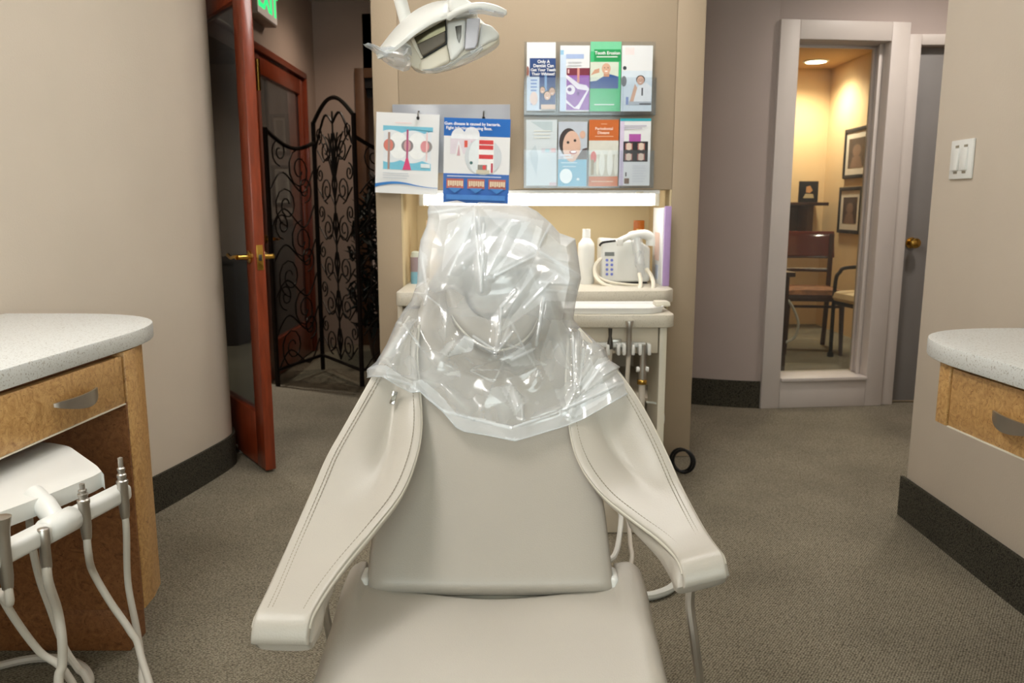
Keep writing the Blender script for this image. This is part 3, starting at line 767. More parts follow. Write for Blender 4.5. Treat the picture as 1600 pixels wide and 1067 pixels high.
# light switch
sw = atx(1505,249,1.405)
t = thing('light_switch', (1.405,sw.y,sw.z), 'white double light switch plate on the right wall', 'light switch')
O('cover_plate', box(1.397,1.405,sw.y-0.062,sw.y+0.062,sw.z-0.06,sw.z+0.06), 'plastic', t, bev=0.003)
for s in (-1,1):
    O('rocker', xf(box(-0.006,0.003,-0.016,0.016,-0.034,0.034), Matrix.Translation((1.397,sw.y+s*0.024,sw.z)) @ Matrix.Rotation(0.05,4,'Y')), 'plastic', t, bev=0.002)
    for z in (-0.040,0.040): O('screw_slot', box(1.3955,1.398,sw.y+s*0.024-0.009,sw.y+s*0.024+0.009,sw.z+z-0.0035,sw.z+z+0.0035), 'thread', t, smooth=False)

# door stop by the open door foot
ds = atz(376,706,0.0)
t = thing('door_stop', (ds.x,ds.y,0), 'small metal floor bracket at the foot of the open glass door', 'door stop')
O('base', lathe([(0,0),(0.022,0),(0.022,0.006),(0,0.006)], (ds.x,ds.y,0), 14), 'steel', t)
O('post', tube([(ds.x,ds.y,0.004),(ds.x-0.012,ds.y+0.004,0.03),(ds.x-0.02,ds.y+0.006,0.032)], 0.007, 8), 'steel', t)

# ================================================================== BROCHURE WALL
YW = 3.4
def rectpx(x0, y0, x1, y1, Y):
    a = at(x0,(y0+y1)/2,Y).x; b = at(x1,(y0+y1)/2,Y).x
    return a, b, at((x0+x1)/2,y1,Y).z, at((x0+x1)/2,y0,Y).z
def ell(cx, cy, rx_, ry_, n=22): return [(cx+rx_*math.cos(2*PI*k/n), cy+ry_*math.sin(2*PI*k/n)) for k in range(n)]
def rc(x0, y0, x1, y1): return [(x0,y0),(x1,y0),(x1,y1),(x0,y1)]
def leaflet(name, px, Y, label, cat_, group, shapes, texts=(), paper='paper', tilt=0.0, thick=0.003):
    """px = (x0,y0,x1,y1) in the photo; shapes in unit coords (u right, v up) with an ink"""
    x0, x1, z0, z1 = rectpx(*px, Y)
    W_, H_ = x1-x0, z1-z0
    t = thing(name, (x0,Y,z0), label, cat_, group)
    M = Matrix.Translation((x0+W_/2,Y,z0+H_)) @ Matrix.Rotation(tilt,4,'Y') @ Matrix.Translation((-W_/2,0,-H_))
    O('sheet', xf(box(0,W_,0,thick,0,H_), M), paper, t, smooth=False)
    V, F, fm, sl = [], [], [], []
    for k, (poly, rgb) in enumerate(shapes):
        kk = ink(rgb)
        if kk not in sl: sl.append(kk)
        n = len(V); y = -0.0004-0.00018*k
        V += [M @ Vector((min(max(u,0.0),1.0)*W_, y, min(max(v,0.0),1.0)*H_)) for u, v in poly]
        ar = sum(poly[i-1][0]*poly[i][1]-poly[i][0]*poly[i-1][1] for i in range(len(poly)))
        q = tuple(range(n,n+len(poly)))
        F.append(q if ar > 0 else q[::-1]); fm.append(sl.index(kk))
    if V: O('cover_print', (V,F), None, t, smooth=False, slots=sl, fm=fm)
    y = -0.0004-0.00018*len(shapes)-0.0003
    for (s, u, v, size, rgb, rot) in texts:
        Mt = M @ Matrix.Translation((u*W_, y, v*H_)) @ Matrix.Rotation(PI/2,4,'X') @ Matrix.Rotation(rot,4,'Z')
        text(s, size, ink(rgb), t, Mt, bold=0.0004)
    return t
def lines(x0, x1, ytop, n, dy, h, rgb, seed=1):
    r = random.Random(seed); return [(rc(x0, ytop-k*dy-h, x1-r.random()*(x1-x0)*0.25, ytop-k*dy), rgb) for k in range(n)]
def face(cx, cy, r, skin=(222,178,152), hair=None, asp=1.0):
    sh = []
    if hair: sh.append((ell(cx,cy+0.25*r*asp,r*1.12,r*1.15*asp), hair))
    sh.append((ell(cx,cy,r*0.92,r*1.15*asp), skin))
    for s in (-1,1):
        sh.append((ell(cx+s*r*0.36,cy+0.18*r*asp,r*0.13,r*0.08*asp,8), (70,52,44)))
    sh.append((ell(cx,cy-0.55*r*asp,r*0.34,r*0.11*asp,10), (250,240,236)))
    sh.append((ell(cx,cy-0.12*r*asp,r*0.1,r*0.2*asp,8), (206,156,132)))
    return sh
WH = (246,248,250); NAVY = (38,70,128); SKIN = (224,182,158)
A = 0.44   # width / height of a leaflet
YB = 3.362
G1, G2 = 'leaflets in the upper pockets', 'leaflets in the lower pockets'
leaflet('brochure',(823,66,868,173),YB,'white leaflet with navy smiling group cover, upper left pocket','brochure',G1,
  [(rc(0.10,0.02,1,0.77),NAVY),(rc(0.62,0.25,0.70,0.55),(120,160,205)),(rc(0,0.0,0.44,0.50),(206,220,236))]+lines(0.14,0.38,0.46,8,0.05,0.022,(120,150,205),3)
  +[(ell(0.25,0.18,0.14,0.10),(232,206,196))]+face(0.72,0.22,0.12,SKIN,(50,38,34),A*1.0)+face(0.88,0.28,0.11,(206,160,132),(52,36,30),A)+face(0.55,0.30,0.09,(214,170,144),(60,44,38),A)+[(rc(0.5,0.02,1,0.09),(226,196,176)),(ell(0.03,0.58,0.05,0.07),(150,96,84))],
  [('Only A',0.58,0.715,0.017,WH,0),('Dentist Can',0.58,0.655,0.017,WH,0),('Get Your Teeth',0.57,0.595,0.0155,WH,0),('Their Whitest!',0.57,0.535,0.0155,WH,0)])
leaflet('brochure',(875,71,921,174),YB,'white leaflet with maroon band and purple ribbon artwork','brochure',G1,
  [(rc(0,0,0.20,0.86),(206,222,242)),(rc(0.20,0.80,0.80,0.87),(168,188,226)),(rc(0.0,0.86,0.12,0.93),(150,196,226)),(rc(0.22,0.02,1,0.66),(150,96,178)),(rc(0.22,0.55,1,0.66),(122,40,60)),
   ([(0.22,0.50),(0.60,0.34),(0.92,0.32),(0.62,0.10),(0.50,0.06),(0.22,0.18),(0.22,0.13),(0.50,0.04),(0.66,0.03),(1.0,0.34),(0.9,0.40),(0.66,0.42),(0.22,0.56)],(238,230,240)),
   (ell(0.36,0.33,0.16,0.075),(238,230,240)),(ell(0.33,0.335,0.07,0.03),(110,60,140)),(ell(0.62,0.27,0.05,0.03),(110,60,140)),(rc(0.58,0.44,0.66,0.66),(214,150,140)),(rc(0.26,0.58,0.31,0.64),(240,200,196))]
  +lines(0.26,0.85,0.76,2,0.045,0.02,(212,214,220),2))
leaflet('brochure',(922,65,970,174),YB,'green leaflet titled Tooth Erosion with man in blue sweater','brochure',G1,
  [(rc(0,0,1,1),(64,190,124)),(rc(0,0.86,1,1),(120,208,160)),(rc(0.12,0.72,0.98,0.89),(24,156,84)),(rc(0,0.33,0.92,0.71),(214,222,206)),
   ([(0,0.33),(0.92,0.33),(0.92,0.50),(0.70,0.53),(0.55,0.54),(0.42,0.50),(0.2,0.44),(0,0.43)],(44,84,148)),([(0.02,0.52),(0.14,0.60),(0.30,0.62),(0.30,0.56),(0.14,0.54)],(206,158,130)),
   (rc(0.44,0.50,0.62,0.56),(200,150,122))]+face(0.52,0.615,0.155,(216,172,146),None,A)+[(rc(0.15,0.09,0.80,0.105),(226,246,234)),(rc(0.20,0.775,0.88,0.79),(220,244,230))],
  [('Tooth Erosion',0.55,0.835,0.0172,WH,0)])
leaflet('brochure',(971,71,1019,174),YB,'pale leaflet with worried man in white shirt','brochure',G1,
  [(rc(0,0,1,0.62),(216,228,238)),(rc(0.1,0.86,0.4,0.97),(240,226,226)),(ell(0.10,0.66,0.06,0.03),(60,64,70)),(ell(0.08,0.46,0.09,0.08),(120,124,130)),
   ([(0.30,0.10),(0.96,0.10),(1.0,0.36),(0.82,0.44),(0.60,0.42),(0.44,0.30)],(240,242,246)),([(0.28,0.14),(0.40,0.14),(0.52,0.36),(0.44,0.42)],(220,176,152)),(rc(0.66,0.24,0.71,0.36),(60,60,70)),(rc(0.25,0.10,1,0.15),(188,196,206)),(rc(0.6,0.10,0.98,0.125),(96,98,106)),(rc(0.16,0.10,0.24,0.22),(130,150,200))]
   +face(0.62,0.47,0.13,(216,172,150),(46,42,42),A))
leaflet('brochure',(822,187,870,290),YB,'faded blue grey leaflet without photo, lower left pocket','brochure',G2,
  [([(0.15,0.97),(0.85,0.97),(0.85,0.82),(0.55,0.85)],(190,206,212)),([(0.1,0.5),(0.3,0.62),(0.4,0.45),(0.34,0.16),(0.16,0.36)],(194,208,216)),(rc(0.5,0.50,0.98,0.57),(206,206,216)),(rc(0.62,0.51,0.76,0.56),(180,214,224)),(rc(0.82,0.51,0.96,0.57),(220,190,196)),(rc(0.76,0.0,1,0.05),(216,196,204))]
  +lines(0.25,0.9,0.84,3,0.05,0.018,(226,230,226),5), paper='paper_old')
leaflet('brochure',(872,190,917,291),YB,'leaflet with smiling dark haired woman over light blue','brochure',G2,
  [(rc(0,0.41,1,1),(196,204,216)),(rc(0,0,1,0.42),(124,186,214)),(ell(0.36,0.68,0.33,0.22),(60,50,50)),(ell(0.47,0.62,0.31,0.24),(226,188,168)),(ell(0.34,0.68,0.05,0.022,8),(60,48,46)),(ell(0.58,0.71,0.05,0.022,8),(60,48,46)),(ell(0.52,0.53,0.13,0.03,12),(170,60,64)),(ell(0.53,0.535,0.10,0.018,12),(250,246,244)),(ell(0.84,0.80,0.10,0.06),(220,180,160)),
   ([(0.62,0.42),(1,0.42),(1,0.60),(0.85,0.58)],(84,64,64)),(ell(0.28,0.16,0.22,0.115),(242,250,255)),(ell(0.70,0.11,0.05,0.02),(230,246,252)),(rc(0.10,0.36,0.66,0.375),(196,226,240)),(rc(0.16,0.30,0.62,0.315),(196,226,240)),(rc(0.07,0.475,0.45,0.495),(226,232,246))],
  [('teeth?',0.36,0.45,0.0165,WH,0)])
leaflet('brochure',(920,187,966,291),YB,'orange leaflet titled Periodontal Disease with tooth roots','brochure',G2,
  [(rc(0,0,1,1),(206,106,40)),(rc(0,0.15,1,0.69),(222,222,212)),(rc(0,0.15,0.99,0.48),(196,190,172)),(ell(0.16,0.44,0.10,0.09),(200,64,52)),(rc(0.08,0.17,0.18,0.40),(150,130,96))]
  +[(ell(0.45,0.34,0.10,0.18),(232,230,218)),(ell(0.72,0.36,0.10,0.20),(236,234,224)),(ell(0.93,0.33,0.07,0.17),(228,224,210)),(ell(0.30,0.30,0.05,0.13),(232,224,204)),(rc(0.1,0.065,0.85,0.08),(236,190,150)),(rc(0.2,0.745,0.82,0.757),(232,180,140)),(rc(0.40,0.93,0.6,0.94),(232,180,140))],
  [('Periodontal',0.5,0.865,0.0155,(252,226,206),0),('Disease',0.48,0.805,0.0155,(252,226,206),0)])
leaflet('brochure',(968,185,1016,290),YB,'white leaflet with teal top edge and four tooth photos','brochure',G2,
  [(rc(0,0,0.14,0.96),(216,204,228)),(rc(0,0.96,1,1),(50,176,190)),(rc(0.30,0.66,0.68,0.77),(176,84,168)),(rc(0.12,0.36,0.92,0.66),(34,32,36))]
  +[(ell(cx,cy,0.12,0.055,14),(226,206,190)) for cx in (0.30,0.70) for cy in (0.585,0.43)]+[(rc(cx-0.015,cy-0.05,cx+0.015,cy+0.05),(180,110,100)) for cx in (0.20,0.40,0.60,0.80) for cy in (0.585,0.43)]
  +[(rc(0.17,0.03,0.33,0.11),(120,92,78)),(rc(0.20,0.14,0.24,0.20),(40,40,44))]+lines(0.12,0.9,0.90,2,0.035,0.018,(196,190,206),8)+lines(0.42,0.9,0.31,7,0.04,0.014,(222,224,230),9))
# acrylic rack
t = thing('brochure_rack', (at(920,180,3.4).x,3.4,at(920,293,3.4).z), 'clear acrylic eight pocket brochure rack on the tan wall', 'brochure rack')
rx0, rx1, rz0, rz1 = rectpx(819,64,1022,294,3.38)
O('back_panel', box(rx0,rx1,3.394,3.3995,rz0,rz1), 'acrylic', t, smooth=False)
zm = at(920,180,3.36).z
for z0, z1 in ((rz0,rz0+(zm-rz0)*0.52),(zm,zm+(rz1-zm)*0.50)):
    O('pocket_front', box(rx0,rx1,3.347,3.3495,z0,z1), 'acrylic', t, smooth=False)
    O('pocket_floor', box(rx0,rx1,3.3495,3.394,z0,z0+0.003), 'acrylic', t, smooth=False)
    for k in range(5):
        x = rx0+(rx1-rx0)*k/4; O('divider', box(x-0.0012,x+0.0012,3.3495,3.394,z0,z1), 'acrylic', t, smooth=False)
# poster rail + two posters
px0, px1, pz0, pz1 = rectpx(614,163,797,270,3.39)
t = thing('poster_holder', ((px0+px1)/2,3.4,pz0), 'grey translucent acrylic poster holder on the tan wall', 'poster holder')
O('back_panel', box(px0,px1,3.392,3.3995,pz0,pz1), 'acrylic_grey', t, bev=0.001)
for x in (654,756):
    h = at(x,183,3.37); O('hook', tube(cat([(h.x,3.393,h.z+0.025),(h.x,3.36,h.z+0.02),(h.x,3.352,h.z),(h.x,3.356,h.z-0.012)],5), 0.0028, 6), 'steel_dark', t)
    O('hook_tip', lathe([(0,0),(0.006,0.004),(0.006,0.012),(0,0.016)], (h.x,3.349,h.z-0.014), 10), 'black', t)
LB = (120,196,222)
wave = lambda x0,x1,y,a,n: [(x0+(x1-x0)*k/40, y+a*abs(math.sin(n*PI*k/40))) for k in range(41)]
leaflet('poster',(590,177,688,303),3.366,'white poster with blue tooth contact diagram and blue swoosh','poster','hanging posters',
  [(rc(0.12,0.30,0.88,0.84),(226,232,238)),([(0.11,0.84),(0.90,0.84),(0.90,0.78)]+[(0.90-0.79*k/40, 0.755+0.035*abs(math.cos(2.2*PI*k/40+0.4))) for k in range(41)],LB),
   ([(0.12,0.30),(0.88,0.30),(0.88,0.42)]+[(0.88-0.76*k/40, 0.42-0.035*abs(math.cos(2.2*PI*k/40+0.3))) for k in range(41)],LB),
   (ell(0.36,0.60,0.155,0.165),(240,244,246)),(ell(0.66,0.60,0.155,0.165),(240,244,246)),
   (ell(0.21,0.60,0.09,0.075),(140,134,134)),(ell(0.20,0.60,0.075,0.075),(214,126,112)),(rc(0.19,0.30,0.225,0.76),(168,140,132)),
   (ell(0.50,0.60,0.095,0.075),(140,132,136)),(ell(0.50,0.60,0.055,0.07),(206,160,166)),(rc(0.485,0.30,0.515,0.80),(176,84,124)),([(0.43,0.30),(0.57,0.30),(0.515,0.45),(0.485,0.45)],(214,70,124)),
   (ell(0.81,0.60,0.085,0.07),(150,144,144)),(ell(0.78,0.60,0.07,0.07),(222,150,156)),(rc(0.80,0.42,0.82,0.78),(236,206,206)),
   (rc(0.72,0.335,0.87,0.385),(226,238,244)),(rc(0.30,0.875,0.56,0.885),(236,214,214))]+lines(0.12,0.55,0.26,3,0.03,0.012,(206,212,218),4)
  +[([(0.0,0.07),(0.0,0.115)]+[(k/20, 0.115+0.035*math.sin(PI*k/13)*(1 if k<13 else 0.7)) for k in range(1,21)]+[(1-k/20, 0.105+0.03*math.sin(PI*(20-k)/13)*(1 if 20-k<13 else 0.7)-0.03*(k/20)**2) for k in range(20)],(44,122,196))],
  tilt=0.045, thick=0.0012)
leaflet('poster',(695,185,798,318),3.330,'blue and white gum disease poster with striped tooth close-up','poster','hanging posters',
  [(rc(0,0.79,1,1),(22,104,190)),(rc(0,0,1,0.35),(48,106,190)),(rc(0,0.26,1,0.335),(64,112,186)),
   (ell(0.22,0.78,0.11,0.10),(238,242,248)),(ell(0.42,0.80,0.12,0.10),(238,242,248)),([(0.10,0.58),(0.18,0.58),(0.22,0.74),(0.3,0.58),(0.36,0.58),(0.5,0.76),(0.1,0.76)],(222,214,224)),(rc(0.31,0.66,0.36,0.74),(220,90,72)),([(0.20,0.56),(0.23,0.70),(0.25,0.56)],(206,166,176)),([(0.40,0.62),(0.42,0.74),(0.47,0.66)],(206,166,176)),
   (ell(0.60,0.555,0.28,0.215,30),(206,214,220)),(ell(0.52,0.555,0.14,0.20,20),(228,236,240)),(ell(0.42,0.48,0.025,0.02,8),(70,110,110)),(rc(0.53,0.36,0.76,0.76),(240,240,240))]
  +[(rc(0.535,y,0.75,y+0.05),(212,64,66)) for y in (0.64,0.53,0.70)]+[(rc(0.52,0.40,0.66,0.46),(140,136,128)),(ell(0.62,0.43,0.03,0.03,8),(224,80,80)),(rc(0.72,0.37,0.75,0.48),(190,60,80)),(rc(0.50,0.355,0.70,0.40),(206,200,180))]
  +[(rc(x,0.175,x+0.26,0.29),(196,110,96)) for x in (0.05,0.37,0.69)]+[(rc(x+0.02+0.034*k,0.20+0.008*(k%2),x+0.048+0.034*k,0.265),(226,206,178)) for x in (0.05,0.37,0.69) for k in range(7)]
  +[([(x+0.02,0.18),(x+0.24,0.18),(x+0.13,0.12)],(64,132,206)) for x in (0.05,0.37,0.69)]+[(rc(0.05,0.04,0.95,0.10),(70,132,210)),(rc(0.06,0.312,0.88,0.325),(190,206,232))],
  [('Gum disease is caused by bacteria.',0.43,0.93,0.0162,WH,0),('Fight infection by using floss.',0.38,0.88,0.0162,WH,0)],
  tilt=0.03, thick=0.0012)

# ================================================================== NICHE LIGHT AND REAR UNIT
sx0, sx1 = at(655,306,3.42).x, at(1030,306,3.42).x
t = thing('strip_light', ((sx0+sx1)/2,3.42,1.10), 'glowing white fluorescent strip light under the brochure wall', 'strip light')
O('housing', box(sx0,sx1,3.405,3.50,1.148,1.164), 'white', t, bev=0.003)
O('diffuser', xf(box(sx0+0.02,sx1-0.02,-0.035,0.035,-0.024,0.024), Matrix.Translation((0,3.447,1.124))), 'tube_light', t, bev=0.012, seg=3)
for x in (sx0,sx1-0.02): O('end_cap', box(x,x+0.02,3.405,3.487,1.098,1.15), 'plastic_cream', t, bev=0.004)
O('switch', box(sx1-0.10,sx1-0.07,3.400,3.41,1.148,1.158), 'plastic_cream', t, bev=0.002)

TZ = 0.765
rw = rim([(-0.457,3.10),(0.615,3.17),(0.66,3.24),(0.66,3.90),(-0.457,3.90)],[0.03,0.03,0.02,0,0],5)
o = O('worktop', prism(rw, TZ-0.055, TZ), 'laminate', bev=0.006); tag(o,'cream laminate worktop in the niche behind the chair','worktop')
t = thing('niche_cabinet', (0.1,3.5,0), 'cream base cabinet under the niche worktop', 'cabinet')
O('side_panel', box(-0.455,-0.435,3.14,3.90,0,TZ-0.056), 'cabinet', t, bev=0.002)
O('side_panel', box(0.60,0.62,3.24,3.90,0,TZ-0.056), 'cabinet', t, bev=0.002)
O('door', box(-0.434,-0.02,3.145,3.165,0.05,TZ-0.07), 'cabinet', t, bev=0.003)
O('back_panel', box(-0.435,0.60,3.86,3.88,0,TZ-0.056), 'cabinet', t, smooth=False)
O('shelf', box(-0.435,0.60,3.20,3.86,0.30,0.318), 'cabinet', t, bev=0.002)

# delivery cart in front of it
CZ = 0.712
cart = thing('instrument_cart', (0.35,3.0,0), 'cream rear instrument cart with rounded top behind the chair', 'cart')
O('cart_top', prism(rim([(0.10,2.835),(0.590,2.835),(0.590,3.095),(0.10,3.095)],[0,0.05,0.02,0],6), CZ-0.047, CZ), 'laminate', cart, bev=0.006)
O('apron', box(0.12,0.535,2.875,2.895,0.565,CZ-0.048), 'cabinet', cart, bev=0.002)
O('side_panel', box(0.540,0.566,2.87,3.095,0.0,CZ-0.048), 'plastic_cream', cart, bev=0.002)
O('side_panel', box(0.105,0.125,2.90,3.095,0.0,CZ-0.048), 'plastic_cream', cart, bev=0.002)
O('floor_board', box(0.125,0.540,2.90,3.095,0.04,0.06), 'cabinet', cart, bev=0.002)
hb = at(978,540,2.85)
hold = O('instrument_holder', box(0.30,0.485,2.845,2.866,hb.z-0.006,hb.z+0.012), 'plastic', cart, bev=0.004)
for x in (950,966,975,989,1000,1014):
    c = at(x,546,2.83); O('prong', box(c.x-0.006,c.x+0.006,2.815,2.866,hb.z-0.03,hb.z+0.01), 'plastic', hold, bev=0.004)
O('bracket', box(0.36,0.40,2.864,2.877,hb.z-0.02,hb.z+0.02), 'steel', hold, bev=0.002)
# tray
t0 = rim([(0.16,2.855),(0.50,2.855),(0.555,2.91),(0.555,3.06),(0.16,3.06)],[0.02]*5,5)
t1 = [(0.3575+(x-0.3575)*1.03, 2.9575+(y-2.9575)*1.045) for x, y in t0]
V = [Vector((x,y,CZ+0.001)) for x, y in t0]+[Vector((x,y,CZ+0.022)) for x, y in t1]+[Vector((0.3575+(x-0.3575)*0.975,2.9575+(y-2.9575)*0.96,CZ+0.022)) for x, y in t1]+[Vector((0.3575+(x-0.3575)*0.96,2.9575+(y-2.9575)*0.94,CZ+0.012)) for x, y in t0]
n = len(t0)
F = [tuple(range(n))[::-1], tuple(range(3*n,4*n))]+[(r*n+i, r*n+(i+1)%n, (r+1)*n+(i+1)%n, (r+1)*n+i) for r in range(3) for i in range(n)]
o = O('instrument_tray', (V,F), 'white', weld=True, ang=50); tag(o,'shallow white instrument tray on the rear cart','tray')
# small packet on tray corner
c = at(1034,484,2.95)
o = O('gauze_packet', pillow([[Vector((c.x+0.028*u,2.96+0.03*v,CZ+0.024)) for u in umap(0,9)] for v in umap(0,9)],0.012,0.006,Vector((0,0,1))), 'plastic_cream'); tag(o,'small crumpled packet in the tray corner','packet')

# instruments on the cart
def instr(name, pts, r, mt, label, hose=None, hr=0.009, extra=()):
    t = thing(name, pts[0], label, 'dental instrument')
    O('body', tube(pts, r, 12), mt, t)
    if hose: O('hose', tube(cat(hose,6), hr, 8), 'hose', t)
    for e in extra: O(e[0], e[1], e[2], t)
    return t
def v3(px, py, Y): return at(px,py,Y)
YI = 2.826
a = v3(953,545,YI)
instr('syringe', [a, a+Vector((0,0,0.02)), a+Vector((0,0,0.045)), a+Vector((0,0,0.075))], [0.011,0.011,0.006,0.0075], 'steel_dark', 'dark tipped syringe in the first slot of the cart holder', [a, a+Vector((0,0.01,-0.2)), a+Vector((0.02,0.03,-0.5)), Vector((a.x+0.05,2.93,0.07))])
a = v3(982,556,YI)
instr('suction_valve', [a, a+Vector((0,0,0.05)), a+Vector((0,0,0.10)), a+Vector((0,0,0.125)), a+Vector((0,0,0.128))], [0.010,0.011,0.0095,0.0155,0.014], 'steel', 'tall chrome suction tip standing in the middle of the cart holder', [a, a+Vector((-0.004,0.0,-0.2)), a+Vector((0,0.02,-0.45)), Vector((a.x-0.03,2.93,0.07))], 0.008)
a = v3(1003,600,YI)
instr('saliva_ejector', [a, a+Vector((0,0,0.05)), a+Vector((0,0,0.10)), a+Vector((0,0,0.145))], [0.015,0.0145,0.011,0.012], 'steel', 'chrome saliva ejector with side valve in the last slot of the cart holder', [a, a+Vector((0,0.0,-0.1)), a+Vector((-0.01,0.02,-0.35)), Vector((a.x,2.94,0.07))], 0.012,
  (('valve', tube([a+Vector((-0.022,0,0.055)),a+Vector((0.022,0,0.055))],0.010,10), 'plastic'), ('collar', lathe([(0.017,0.0),(0.018,0.004),(0.018,0.014),(0.016,0.018),(0.017,0.0)], a, 14, False), 'brass')))
# clear water bottle and coiled tubing in the cart
c = atz(1010,662,0.30); c = Vector((0.455,2.98,0.061))
t = thing('water_bottle', c, 'small clear bottle standing inside the rear cart', 'bottle')
O('body', lathe([(0,0),(0.04,0),(0.042,0.02),(0.042,0.20),(0.02,0.24),(0.018,0.26),(0,0.26)], c, 18), 'acrylic', t)
O('cap', lathe([(0,0.26),(0.022,0.26),(0.022,0.29),(0,0.29)], c, 14), 'hose_white', t)
pts = cat([v3(1010,628,2.90),v3(1028,632,2.90),v3(1037,650,2.90),v3(1030,672,2.90),Vector((0.47,2.92,0.2)),Vector((0.44,2.95,0.07))],6)
o = O('supply_tube', tube(pts,0.004,8),'hose_white'); tag(o,'thin white looped tube inside the rear cart','tube')
# utility box on the floor + hoses behind the chair
t = thing('utility_box', (0.30,2.68,0), 'low cream utility box on the carpet behind the chair', 'utility box')
O('body', box(0.10,0.52,2.56,2.82,0.0,0.115), 'cabinet', t, bev=0.006)
O('lid', box(0.095,0.525,2.555,2.825,0.115,0.128), 'plastic_cream', t, bev=0.004)
def floorhose(name, pts, r, mt, label):
    o = O(name, tube(cat(pts,7), r, 8), mt); tag(o,label,'hose'); return o
floorhose('supply_hose', [Vector((0.33,2.57,0.11)), v3(969,800,2.40), v3(968,835,2.25), v3(960,868,2.1), v3(935,895,1.95), Vector((0.1,1.75,0.02))], 0.008, 'hose_white', 'white hose dropping behind the chair back, left one')
floorhose('supply_hose', [Vector((0.36,2.57,0.11)), v3(980,810,2.40), v3(985,850,2.25), v3(986,880,2.15), Vector((0.28,2.0,0.02)), Vector((0.2,1.7,0.02))], 0.0065, 'hose', 'thin cream hose dropping behind the chair back, right one')
floorhose('supply_hose', [Vector((0.12,1.48,0.04)), Vector((0.20,1.80,0.0135)), atz(985,922,0.0135), atz(1005,931,0.0135), atz(1028,928,0.0135), atz(1052,916,0.0135), atz(1078,885,0.0135), atz(1060,850,0.0135), Vector((0.48,2.57,0.06))], 0.0125, 'hose_white', 'thick white hose curving below the right armrest')
bc = v3(1070,724,3.15); bc.z = 0.055
ring = [Vector((bc.x+0.040*math.cos(q), 3.17-0.02*math.cos(q), bc.z+0.048*math.sin(q))) for q in [2*PI*k/22 for k in range(22)]]
ring2 = [p+Vector((-0.008,0.014,0.0)) for p in ring]
t = thing('cable_coil', (bc.x,3.17,0.0), 'coiled black cable at the foot of the tan wall', 'cable')
O('loop', tube(ring,0.006,6,True), 'black', t); O('loop', tube(ring2,0.006,6,True), 'black', t)

# things on the niche worktop
def bottle(c, h, r, mt, label, capm='white', capr=0.45, caph=0.16):
    t = thing('bottle', c, label, 'bottle')
    O('body', lathe([(0,0),(r*0.95,0),(r,0.01),(r,h*0.66),(r*0.93,h*0.74),(r*0.6,h*0.81),(r*capr,h*(1-caph)),(0,h*(1-caph))], c, 20), mt, t)
    O('cap', lathe([(0,0),(r*capr*1.1,0),(r*capr*1.05,h*caph),(0,h*caph)], (c[0],c[1],c[2]+h*(1-caph)), 16), capm, t)
    return t
bx_ = at(915,447,3.45)
bottle((bx_.x,3.45,TZ), 0.235, 0.036, 'plastic', 'plain white plastic bottle on the niche worktop')
cb = at(651,447,3.46)
t = thing('spray_can', (cb.x,3.46,TZ), 'slim printed can at the left end of the niche worktop', 'can')
O('body', lathe([(0,0),(0.024,0),(0.025,0.004),(0.025,0.055),(0,0.055)], (cb.x,3.46,TZ), 16), ink((128,176,196)), t)
O('label_band', lathe([(0.0253,0.052),(0.0253,0.115),(0,0.115)], (cb.x,3.46,TZ), 16), ink((150,132,136)), t)
O('cap', lathe([(0.024,0.115),(0.020,0.135),(0.010,0.14),(0,0.14)], (cb.x,3.46,TZ), 16), ink((186,190,176)), t)
cb = at(672,447,3.52)
bottle((cb.x,3.56,TZ), 0.27, 0.036, ink((232,206,170)), 'tan bottle half hidden behind the plastic cover', ink((236,214,186)))
# ultrasonic unit
ux0, ux1, uz0, uz1 = rectpx(938,375,1016,447,3.45)
un = thing('ultrasonic_unit', ((ux0+ux1)/2,3.52,TZ), 'white keypad unit with handgun and cords on the niche worktop', 'dental unit')
O('body', xf(vprism([(ux0,TZ+0.006),(ux1,TZ+0.006),(ux1,TZ+0.155),(ux1-0.05,TZ+0.185),(ux0,TZ+0.195)],3.45,3.60), Matrix.Identity(4)), 'plastic', un, bev=0.012, seg=3)
O('base_seam', box(ux0+0.01,ux1-0.01,3.455,3.59,TZ,TZ+0.008), 'soot', un)
dx, _, dz, _ = rectpx(945,394,960,400,3.448)
O('display', box(dx,dx+0.041,3.4475,3.452,dz,dz+0.017), ink((120,124,124)), un, smooth=False)
for k in range(4):
    for j in range(2):
        q = at(948.5+7.5*j,406.5+7.3*k,3.448); O('button', xf(lathe([(0,0),(0.0062,0),(0.0058,0.002),(0,0.0024)],n=10), axis_matrix((q.x,3.4495,q.z),(0,-1,0))), ink((112,124,206)), un)
O('handle_bar', tube(cat([at(937,384,3.445),at(942,379,3.44),at(962,376,3.44)],5),0.005,6), 'black', un)
gp = [at(966,377,3.42),at(985,369,3.42),at(1006,366,3.42),at(1016,372,3.43),at(1016,384,3.43)]
O('handgun', tube(cat(gp,6), [0.013]*6+[0.019]*6+[0.021]*6+[0.020]*7, 12), 'plastic', un)
O('nozzle', box(at(964,378,3.41).x, at(973,378,3.41).x, 3.395, 3.42, at(968,384,3.41).z, at(968,373,3.41).z), 'plastic', un, bev=0.003)
O('grip', tube(cat([at(994,372,3.415),at(998,395,3.405),at(1000,415,3.40),at(1003,432,3.40)],6), [0.024]*7+[0.020]*6+[0.013]*6, 12), 'film_clear', un)
O('grip_core', tube([at(995,372,3.415),at(1000,412,3.402)], [0.014,0.011], 10), 'plastic', un)
O('cord', tube(cat([at(939,404,3.44),at(930,415,3.42),at(930,430,3.40),at(940,442,3.36),at(960,450,3.32),at(985,455,3.27),at(998,452,3.27),at(1001,440,3.32),at(999,428,3.38)],6), 0.0085, 8), 'plastic_cream', un)
